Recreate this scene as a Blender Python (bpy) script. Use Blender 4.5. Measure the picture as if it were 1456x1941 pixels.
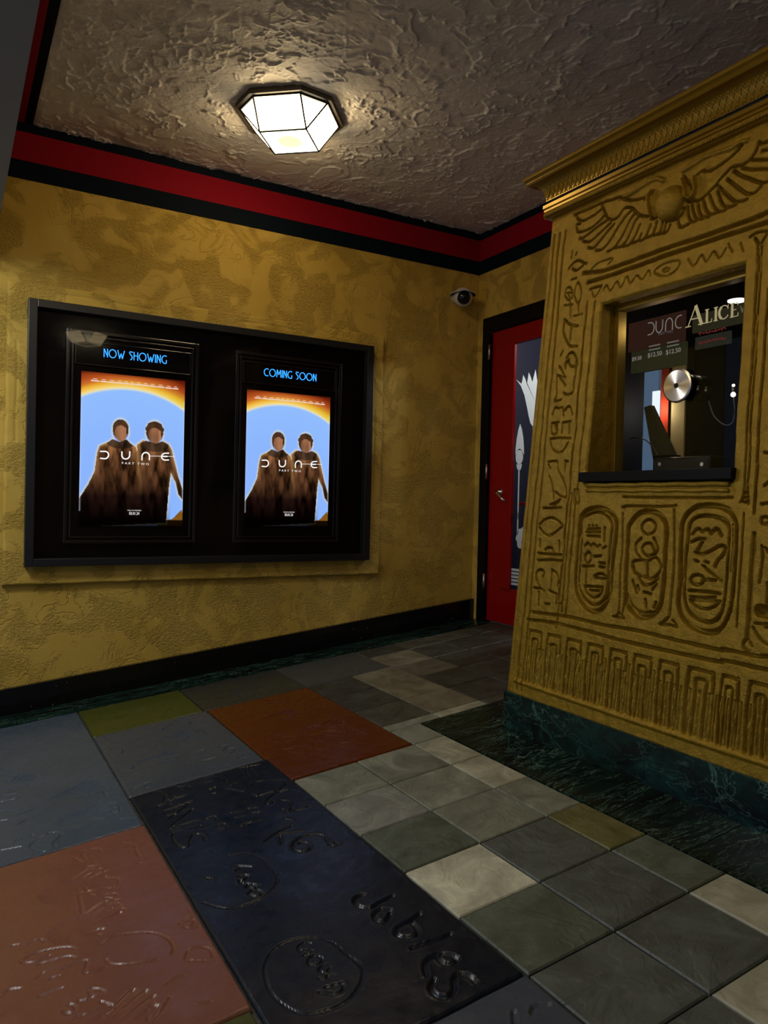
import bpy, bmesh, math, random
import numpy as np
from mathutils import Vector, Matrix
for o in list(bpy.data.objects): bpy.data.objects.remove(o, do_unlink=True)
S = bpy.context.scene
COL = S.collection
# ------------------------------------------------------------------ camera
CAM_X, CAM_Y, CAM_Z = -3.4602, -4.6477, 0.8538
YAW, PITCH, ROLL = 0.5220, -0.01158, 0.02283
cd = bpy.data.cameras.new('camera'); cam = bpy.data.objects.new('camera', cd); COL.objects.link(cam)
fw = Vector((math.sin(YAW)*math.cos(PITCH), math.cos(YAW)*math.cos(PITCH), math.sin(PITCH)))
rt = Vector((math.cos(YAW), -math.sin(YAW), 0)); up = rt.cross(fw)
rt, up = rt*math.cos(ROLL)+up*math.sin(ROLL), up*math.cos(ROLL)-rt*math.sin(ROLL)
m = Matrix((rt, up, -fw)).transposed().to_4x4(); m.translation = Vector((CAM_X, CAM_Y, CAM_Z))
cam.matrix_world = m
cd.sensor_fit = 'HORIZONTAL'; cd.sensor_width = 36; cd.lens = 36*1434.84/1456
cd.clip_start = .02
S.camera = cam
# ------------------------------------------------------------------ light, world, exposure
LAMP_STRENGTH = 17         # panes of the ceiling lamp
INNER_FILL_STRENGTH = 22         # added lamp above the frame, brightens wall and booth
LAMP4_STRENGTH = 8         # the last lamp of the row
STREET_FILL_STRENGTH = 82         # unseen fill lamp added on the street side
DAY_STRENGTH = 0.36           # dusk light that comes in from the street side
BOOTH_LAMP = 1.2
LOBBY_LAMP = 38
w = bpy.data.worlds.new('dusk'); S.world = w; w.use_nodes = True
bg = w.node_tree.nodes['Background']; bg.inputs[0].default_value = (.60, .72, 1.0, 1); bg.inputs[1].default_value = DAY_STRENGTH
S.view_settings.view_transform = 'Standard'; S.view_settings.look = 'None'
S.view_settings.exposure = 0.0; S.view_settings.gamma = 1.0; S.view_settings.use_curve_mapping = False
# ------------------------------------------------------------------ helpers
def srgb(r, g, b): return tuple(((c/255)/12.92 if c/255 <= .04045 else ((c/255+.055)/1.055)**2.4) for c in (r, g, b))
def tag(o, label=None, cat=None, group=None, kind=None):
    if label: o['label'] = label
    if cat: o['category'] = cat
    if group: o['group'] = group
    if kind: o['kind'] = kind
    return o
def link(name, me, mat=None, parent=None):
    o = bpy.data.objects.new(name, me); COL.objects.link(o)
    for mt in (mat if isinstance(mat, (list, tuple)) else [mat]):
        if mt: me.materials.append(mt)
    if parent:
        o.parent = parent
        o.matrix_parent_inverse = Matrix.Translation(-Vector(parent.location)) if parent.parent is None else Matrix.Translation(-Vector(parent.get('org', (0,0,0))))
    return o
def thing(name, loc, label, cat, group=None):
    o = bpy.data.objects.new(name, None); COL.objects.link(o); o.location = loc; o.empty_display_size = .05
    return tag(o, label, cat, group)
def struct(name, bm, mat): return tag(obj(name, bm, mat), kind='structure')
def obj(name, bm, mat, parent=None, smooth=False):
    bmesh.ops.recalc_face_normals(bm, faces=bm.faces)
    me = bpy.data.meshes.new(name); bm.to_mesh(me); bm.free()
    if smooth:
        for p in me.polygons: p.use_smooth = True
    return link(name, me, mat, parent)
def box(bm, x0, x1, y0, y1, z0, z1, bev=0):
    r = bmesh.ops.create_cube(bm, size=1)
    for v in r['verts']:
        v.co = Vector(((x0+x1)/2+v.co.x*(x1-x0), (y0+y1)/2+v.co.y*(y1-y0), (z0+z1)/2+v.co.z*(z1-z0)))
    if bev:
        es = list({e for v in r['verts'] for e in v.link_edges})
        bmesh.ops.bevel(bm, geom=es, offset=bev, segments=2, profile=.5, affect='EDGES')
    return bm
def boxbm(*a, **k): return box(bmesh.new(), *a, **k)
def poly(bm, pts): return bm.faces.new([bm.verts.new(p) for p in pts])
def prism(bm, pts, d):
    """closed polygon pts extruded by vector d"""
    a = [bm.verts.new(p) for p in pts]; b = [bm.verts.new(Vector(p)+Vector(d)) for p in pts]
    n = len(pts)
    bm.faces.new(a[::-1]); bm.faces.new(b)
    for i in range(n): bm.faces.new((a[i], a[(i+1) % n], b[(i+1) % n], b[i]))
    return bm
def lathe(bm, prof, org, axis, seg=32):
    """prof: (radius, height along axis)"""
    axis = Vector(axis).normalized(); q = axis.to_track_quat('Z', 'Y'); rings = []
    for r, h in prof:
        rings.append([bm.verts.new(Vector(org)+q @ Vector((r*math.cos(2*math.pi*i/seg), r*math.sin(2*math.pi*i/seg), h))) for i in range(seg)])
    for a, b in zip(rings, rings[1:]):
        for i in range(seg): bm.faces.new((a[i], a[(i+1) % seg], b[(i+1) % seg], b[i]))
    bm.faces.new(rings[0][::-1]); bm.faces.new(rings[-1])
    return bm
def tube(bm, pts, r, seg=8):
    pts = [Vector(p) for p in pts]; rings = []
    for i, p in enumerate(pts):
        t = (pts[min(i+1, len(pts)-1)]-pts[max(i-1, 0)]).normalized(); q = t.to_track_quat('Z', 'Y')
        rr = r[i] if isinstance(r, (list, tuple)) else r
        rings.append([bm.verts.new(p+q @ Vector((rr*math.cos(2*math.pi*k/seg), rr*math.sin(2*math.pi*k/seg), 0))) for k in range(seg)])
    for a, b in zip(rings, rings[1:]):
        for k in range(seg): bm.faces.new((a[k], a[(k+1) % seg], b[(k+1) % seg], b[k]))
    bm.faces.new(rings[0][::-1]); bm.faces.new(rings[-1])
    return bm
def smooth_line(pts, n=4):
    """Catmull-Rom through the points"""
    if len(pts) < 3: return pts
    closed = pts[0] == pts[-1]; P = np.array(pts, float); out = []
    for i in range(len(P)-1):
        p1, p2 = P[i], P[i+1]
        p0 = P[i-1] if i > 0 else (P[-2] if closed else p1)
        p3 = P[i+2] if i+2 < len(P) else (P[1] if closed else p2)
        for t in np.arange(n)/n:
            out.append(tuple(.5*((2*p1)+(-p0+p2)*t+(2*p0-5*p1+4*p2-p3)*t*t+(-p0+3*p1-3*p2+p3)*t**3)))
    out.append(tuple(P[-1])); return out
def dec(s): return [[tuple(float(c)/1000 for c in p.split(',')) for p in st.split()] for st in s.split(';') if st]
_rng = np.random.RandomState(7); _L = _rng.rand(256, 256)
def vnoise(x, y):
    xi = np.floor(x).astype(int); yi = np.floor(y).astype(int); fx = x-xi; fy = y-yi
    fx = fx*fx*(3-2*fx); fy = fy*fy*(3-2*fy); a = lambda i, j: _L[(xi+i) & 255, (yi+j) & 255]
    return (a(0,0)*(1-fx)+a(1,0)*fx)*(1-fy)+(a(0,1)*(1-fx)+a(1,1)*fx)*fy-.5
def fbm(x, y, o=4):
    r = 0*x; amp = 1.
    for k in range(o): r = r+amp*vnoise(x*2**k+17.3*k, y*2**k+9.1*k); amp *= .5
    return r
def stroke_depth(U, V, strokes, w, d, D, sm=4):
    """cut rounded grooves into D along strokes; U (n), V (m) are the grid axes (ascending), D is m x n"""
    R = abs(w)*.62
    for st in strokes:
        st = smooth_line(st, sm)
        if len(st) == 1: st = [st[0], (st[0][0]+.001, st[0][1])]
        for (ax, ay), (bx, by) in zip(st, st[1:]):
            i0, i1 = np.searchsorted(U, (min(ax, bx)-R, max(ax, bx)+R)); j0, j1 = np.searchsorted(V, (min(ay, by)-R, max(ay, by)+R))
            if i1 <= i0 or j1 <= j0: continue
            X, Y = np.meshgrid(U[i0:i1], V[j0:j1]); L2 = (bx-ax)**2+(by-ay)**2+1e-12
            t = np.clip(((X-ax)*(bx-ax)+(Y-ay)*(by-ay))/L2, 0, 1)
            q = ((X-ax-t*(bx-ax))**2+(Y-ay-t*(by-ay))**2)/(R*R)
            g = d*np.clip(1-q, 0, 1)**(.75 if d > 0 else 1.3)
            sub = D[j0:j1, i0:i1]
            if d > 0: np.maximum(sub, g, out=sub)
            else: np.minimum(sub, g, out=sub)
    return D
def grid_mesh(name, P, keep=None, smooth=True):
    """P: m x n x 3 array of positions, keep: (m-1) x (n-1) bool"""
    mm, n = P.shape[:2]; idx = np.arange(mm*n).reshape(mm, n)
    q = np.stack([idx[:-1,:-1], idx[:-1,1:], idx[1:,1:], idx[1:,:-1]], -1).reshape(-1, 4)
    if keep is not None: q = q[keep.reshape(-1)]
    used = np.unique(q); rem = np.full(mm*n, -1); rem[used] = np.arange(len(used)); q = rem[q]
    me = bpy.data.meshes.new(name); co = P.reshape(-1, 3)[used]
    me.vertices.add(len(co)); me.vertices.foreach_set('co', co.astype(np.float32).ravel())
    me.loops.add(q.size); me.loops.foreach_set('vertex_index', q.astype(np.int32).ravel())
    me.polygons.add(len(q)); me.polygons.foreach_set('loop_start', np.arange(0, q.size, 4, dtype=np.int32)); me.polygons.foreach_set('loop_total', np.full(len(q), 4, np.int32))
    me.polygons.foreach_set('use_smooth', np.full(len(q), smooth))
    me.update(calc_edges=True); me.validate()
    return me, used
def ribbon(bm, strokes, w, fn, th=.002, sm=4):
    """flat lettering: polylines in (u,v) given width w and thickness th, fn(u,v,h) -> xyz"""
    for st in strokes:
        st = smooth_line(st, sm) if sm else st
        for a, b in zip(st, st[1:]):
            dx, dy = b[0]-a[0], b[1]-a[1]; L = math.hypot(dx, dy) or 1e-6
            tx, ty = dx/L*w*.5, dy/L*w*.5
            c = [(a[0]-tx*.5-ty, a[1]-ty*.5+tx), (b[0]+tx*.5-ty, b[1]+ty*.5+tx), (b[0]+tx*.5+ty, b[1]+ty*.5-tx), (a[0]-tx*.5+ty, a[1]-ty*.5-tx)]
            lo = [bm.verts.new(fn(u, v, 0)) for u, v in c]; hi = [bm.verts.new(fn(u, v, th)) for u, v in c]
            bm.faces.new(hi); bm.faces.new(lo[::-1])
            for i in range(4): bm.faces.new((lo[i], lo[(i+1) % 4], hi[(i+1) % 4], hi[i]))
    return bm
def text_mesh(name, body, size, fn, mat, parent, ext=.001, align='CENTER'):
    cu = bpy.data.curves.new(name, 'FONT'); cu.body = body; cu.size = size; cu.align_x = align; cu.extrude = ext; cu.resolution_u = 3
    o = bpy.data.objects.new(name, cu); COL.objects.link(o)
    dg = bpy.context.evaluated_depsgraph_get(); me = bpy.data.meshes.new_from_object(o.evaluated_get(dg))
    bpy.data.objects.remove(o, do_unlink=True); bpy.data.curves.remove(cu)
    for v in me.vertices: v.co = Vector(fn(v.co.x, v.co.y, v.co.z))
    me.name = name
    return link(name, me, mat, parent)
# ------------------------------------------------------------------ materials
class NT:
    def __init__(s, name):
        s.m = bpy.data.materials.new(name); s.m.use_nodes = True; s.t = s.m.node_tree; s.n = s.t.nodes
        s.b = s.n['Principled BSDF']; s.out = s.n['Material Output']
    def node(s, ty, **k):
        nd = s.n.new(ty)
        for a, v in k.items():
            if a in nd.inputs: nd.inputs[a].default_value = v
            else: setattr(nd, a, v)
        return nd
    def l(s, a, b): s.t.links.new(a, b)
    def coord(s, kind='Object'): return s.node('ShaderNodeTexCoord').outputs[kind]
    def noise(s, vec, scale, detail=4, rough=.55, dist=0):
        nd = s.node('ShaderNodeTexNoise'); nd.inputs['Scale'].default_value = scale; nd.inputs['Detail'].default_value = detail
        nd.inputs['Roughness'].default_value = rough; nd.inputs['Distortion'].default_value = dist
        if vec: s.l(vec, nd.inputs['Vector'])
        return nd.outputs[0]
    def ramp(s, fac, stops, interp='LINEAR'):
        nd = s.node('ShaderNodeValToRGB'); cr = nd.color_ramp; cr.interpolation = interp
        while len(cr.elements) < len(stops): cr.elements.new(.5)
        for e, (p, c) in zip(cr.elements, stops):
            e.position = p; e.color = (c, c, c, 1) if isinstance(c, (int, float)) else (*c, 1)
        s.l(fac, nd.inputs[0]); return nd.outputs[0]
    def math(s, op, a, b=None):
        nd = s.node('ShaderNodeMath', operation=op)
        for i, v in enumerate((a, b)):
            if v is None: continue
            if isinstance(v, (int, float)): nd.inputs[i].default_value = v
            else: s.l(v, nd.inputs[i])
        return nd.outputs[0]
    def mix(s, fac, a, b, blend='MIX'):
        nd = s.node('ShaderNodeMix', data_type='RGBA', blend_type=blend)
        for i, v in ((0, fac), (6, a), (7, b)):
            if isinstance(v, (int, float)): nd.inputs[i].default_value = v
            elif isinstance(v, tuple): nd.inputs[i].default_value = (*v, 1)
            else: s.l(v, nd.inputs[i])
        return nd.outputs[2]
    def bump(s, h, strength=.5, dist=.01, prev=None):
        nd = s.node('ShaderNodeBump'); nd.inputs['Strength'].default_value = strength; nd.inputs['Distance'].default_value = dist
        s.l(h, nd.inputs['Height'])
        if prev: s.l(prev, nd.inputs['Normal'])
        return nd.outputs[0]
    def set(s, col=None, rough=None, metal=None, normal=None, coat=None, spec=None):
        for k, v in (('Base Color', col), ('Roughness', rough), ('Metallic', metal), ('Normal', normal), ('Coat Weight', coat), ('Specular IOR Level', spec)):
            if v is None: continue
            if isinstance(v, tuple): s.b.inputs[k].default_value = (*v, 1) if len(v) == 3 else v
            elif isinstance(v, (int, float)): s.b.inputs[k].default_value = v
            else: s.l(v, s.b.inputs[k])
        return s.m
def plain(name, col, rough=.5, metal=0, var=.12, scale=30, bump=0, coat=None, spec=None):
    t = NT(name); v = t.coord(); n = t.noise(v, scale, 3)
    c = t.mix(t.math('MULTIPLY', n, 1.0), tuple(x*(1-var) for x in col), tuple(min(1, x*(1+var)) for x in col))
    return t.set(c, rough, metal, t.bump(n, bump, .003) if bump else None, coat, spec)
def emit(name, col, strength):
    t = NT(name); e = t.node('ShaderNodeEmission'); e.inputs[0].default_value = (*col, 1); e.inputs[1].default_value = strength
    t.l(e.outputs[0], t.out.inputs[0]); return t.m
def pane(name, tint=(1,1,1), refl=.009):
    t = NT(name); a = t.node('ShaderNodeBsdfTransparent'); a.inputs[0].default_value = (*tint, 1)
    g = t.node('ShaderNodeBsdfGlossy'); g.inputs['Roughness'].default_value = .015
    f = t.node('ShaderNodeLayerWeight'); fr = t.math('ADD', t.math('MULTIPLY', t.math('POWER', f.outputs['Facing'], 5.0), .9), refl)
    mx = t.node('ShaderNodeMixShader'); t.l(fr, mx.inputs[0]); t.l(a.outputs[0], mx.inputs[1]); t.l(g.outputs[0], mx.inputs[2]); t.l(mx.outputs[0], t.out.inputs[0])
    return t.m
def stucco(name, col, col2):
    t = NT(name); v = t.coord()
    big = t.noise(v, 2.2, 3); mp = t.node('ShaderNodeMapping'); mp.inputs['Scale'].default_value = (.75, 1, 1.25); t.l(v, mp.inputs[0]); fine = t.noise(mp.outputs[0], 70, 4, .65, .4); warp = t.noise(v, 6.5, 4, .6, .9)
    patch = t.ramp(t.noise(v, 4.2, 3, .55, 1.2), [(.46, 0), (.54, 1)])
    edge = t.ramp(t.math('ABSOLUTE', t.math('SUBTRACT', warp, .52)), [(0, 1), (.012, .5), (.03, 0)])
    edge = t.math('MULTIPLY', edge, t.ramp(t.noise(v, 3.1, 2), [(.45, 0), (.6, 1)]))
    h = t.math('ADD', t.math('MULTIPLY', t.math('MULTIPLY', t.math('SUBTRACT', fine, .5), patch), 2.2), t.math('ADD', t.math('MULTIPLY', edge, -.38), t.math('MULTIPLY', warp, .14)))
    c = t.mix(t.ramp(big, [(.3, 0), (.7, 1)]), col, col2)
    return t.set(c, .7, 0, t.bump(h, 1.0, .009), None, .3)
M = {}
M['gold_stucco'] = stucco('gold_stucco', (.50,.32,.045), (.62,.41,.080))
M['red_paint'] = plain('red_paint', (.26,.003,.012), .75, 0, .1, 12, .15, None, .12)
M['navy_paint'] = plain('navy_paint', (.0022,.006,.012), .7, 0, .2, 12, .3, None, .08)
M['black_satin'] = plain('black_satin', (.003,.003,.004), .4, spec=.15)
M['black_gloss'] = plain('black_gloss', (.002,.002,.003), .1, spec=.12)
M['dark_void'] = plain('dark_void', (.004,.004,.005), .8)
M['grey_plaster'] = plain('grey_plaster', (.29,.29,.275), .8, 0, .08, 3)
M['steel'] = plain('steel', (.62,.60,.57), .28, 1)
M['chrome'] = plain('chrome', (.8,.78,.76), .14, 1)
M['white_plastic'] = plain('white_plastic', (.62,.60,.52), .4)
M['dome_black'] = plain('dome_black', (.004,.004,.006), .05)
M['red_lacquer'] = plain('red_lacquer', (.26,.002,.003), .22, 0, .05, spec=.3)
M['glass'] = pane('clear_glass')
M['white_print'] = emit('white_print', (1,.98,.95), 1.0)
M['neon_blue'] = emit('neon_blue', (.03,.27,1.0), 2.2)
# skip-trowel ceiling
t = NT('ceiling_plaster'); v = t.coord(); n1 = t.noise(v, 60, 4, .65); n2 = t.noise(v, 17, 4, .6, 1.0)
M['ceiling'] = t.set(t.mix(n2, (.72,.67,.60), (.78,.73,.66)), .6, 0, t.bump(t.math('ADD', t.math('MULTIPLY', n1, .6), n2), .55, .007), None, .4)
# gold leaf paint of the booth
t = NT('gold_leaf'); v = t.coord(); n1 = t.noise(v, 130, 4, .7); n2 = t.noise(v, 24, 4, .6); n3 = t.noise(v, 3.5, 3)
c = t.mix(t.ramp(n2, [(.3,0),(.7,1)]), (.30,.175,.004), (.42,.255,.012))
M['gold_leaf'] = t.set(c, t.ramp(n3, [(.3,.30),(.7,.44)]), .45, t.bump(t.math('ADD', t.math('MULTIPLY', n1, .9), t.math('MULTIPLY', n2, 1.1)), .7, .006), None, .6)
t = NT('gold_smooth'); v = t.coord(); n2 = t.noise(v, 20, 3)
M['gold_smooth'] = t.set(t.mix(n2, (.30,.18,.014), (.40,.25,.028)), .3, .55, None)
# cross-hatched gold of the cavetto
t = NT('gold_lattice'); v = t.coord(); sp = t.node('ShaderNodeSeparateXYZ'); t.l(v, sp.inputs[0])
pr = []
for sg in (1, -1):
    yx = t.math('SUBTRACT', sp.outputs[1], sp.outputs[0])
    ph = t.math('ADD', yx, t.math('MULTIPLY', sp.outputs[2], sg*1.0))
    sa = t.math('ABSOLUTE', t.math('SINE', t.math('MULTIPLY', ph, math.pi/.021))); pr.append(sa)
h = t.ramp(t.math('MINIMUM', pr[0], pr[1]), [(.0, 1), (.28, .75), (.45, .1), (.8, 0), (.92, .5)])
M['gold_lattice'] = t.set((.36,.21,.055), .36, .5, t.bump(h, 1.0, .006))
# green marble
def marble(name, a, b, vein, rot, stretch, spec=.35):
    t = NT(name); v = t.coord(); mp = t.node('ShaderNodeMapping'); mp.inputs['Scale'].default_value = stretch; mp.inputs['Rotation'].default_value = rot; t.l(v, mp.inputs[0]); q_ = mp.outputs[0]
    n1 = t.noise(q_, 5, 6, .62, 1.2); n3 = t.noise(v, 2.6, 3); n4 = t.noise(q_, 16, 5, .7, .8)
    base = t.mix(t.ramp(n1, [(.38,0),(.50,.35),(.66,1)]), a, b); base = t.mix(t.math('MULTIPLY', t.ramp(n4, [(.5,0),(.75,1)]), .5), base, tuple(x*1.9 for x in b))
    out = base
    for sc, wd, am in ((4.5,.010,.9),(11,.016,.55)):
        n2 = t.noise(q_, sc, 5, .62, .9); ve = t.ramp(t.math('ABSOLUTE', t.math('SUBTRACT', n2, .5)), [(0,1),(wd*.4,.5),(wd,0)])
        ve = t.math('MULTIPLY', t.math('MULTIPLY', ve, t.ramp(n3, [(.32,.1),(.55,1)])), am); out = t.mix(ve, out, vein)
    return t.set(out, .24, 0, None, None, spec)
M['marble'] = marble('green_marble', (.0025,.006,.006), (.006,.042,.035), (.09,.19,.15), (0,0,.35), (1.9,.55,1))
M['marble_dark'] = marble('dark_marble', (.002,.0035,.0035), (.005,.022,.016), (.11,.20,.155), (0,0,.9), (.45,1.9,1), .16)
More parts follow.
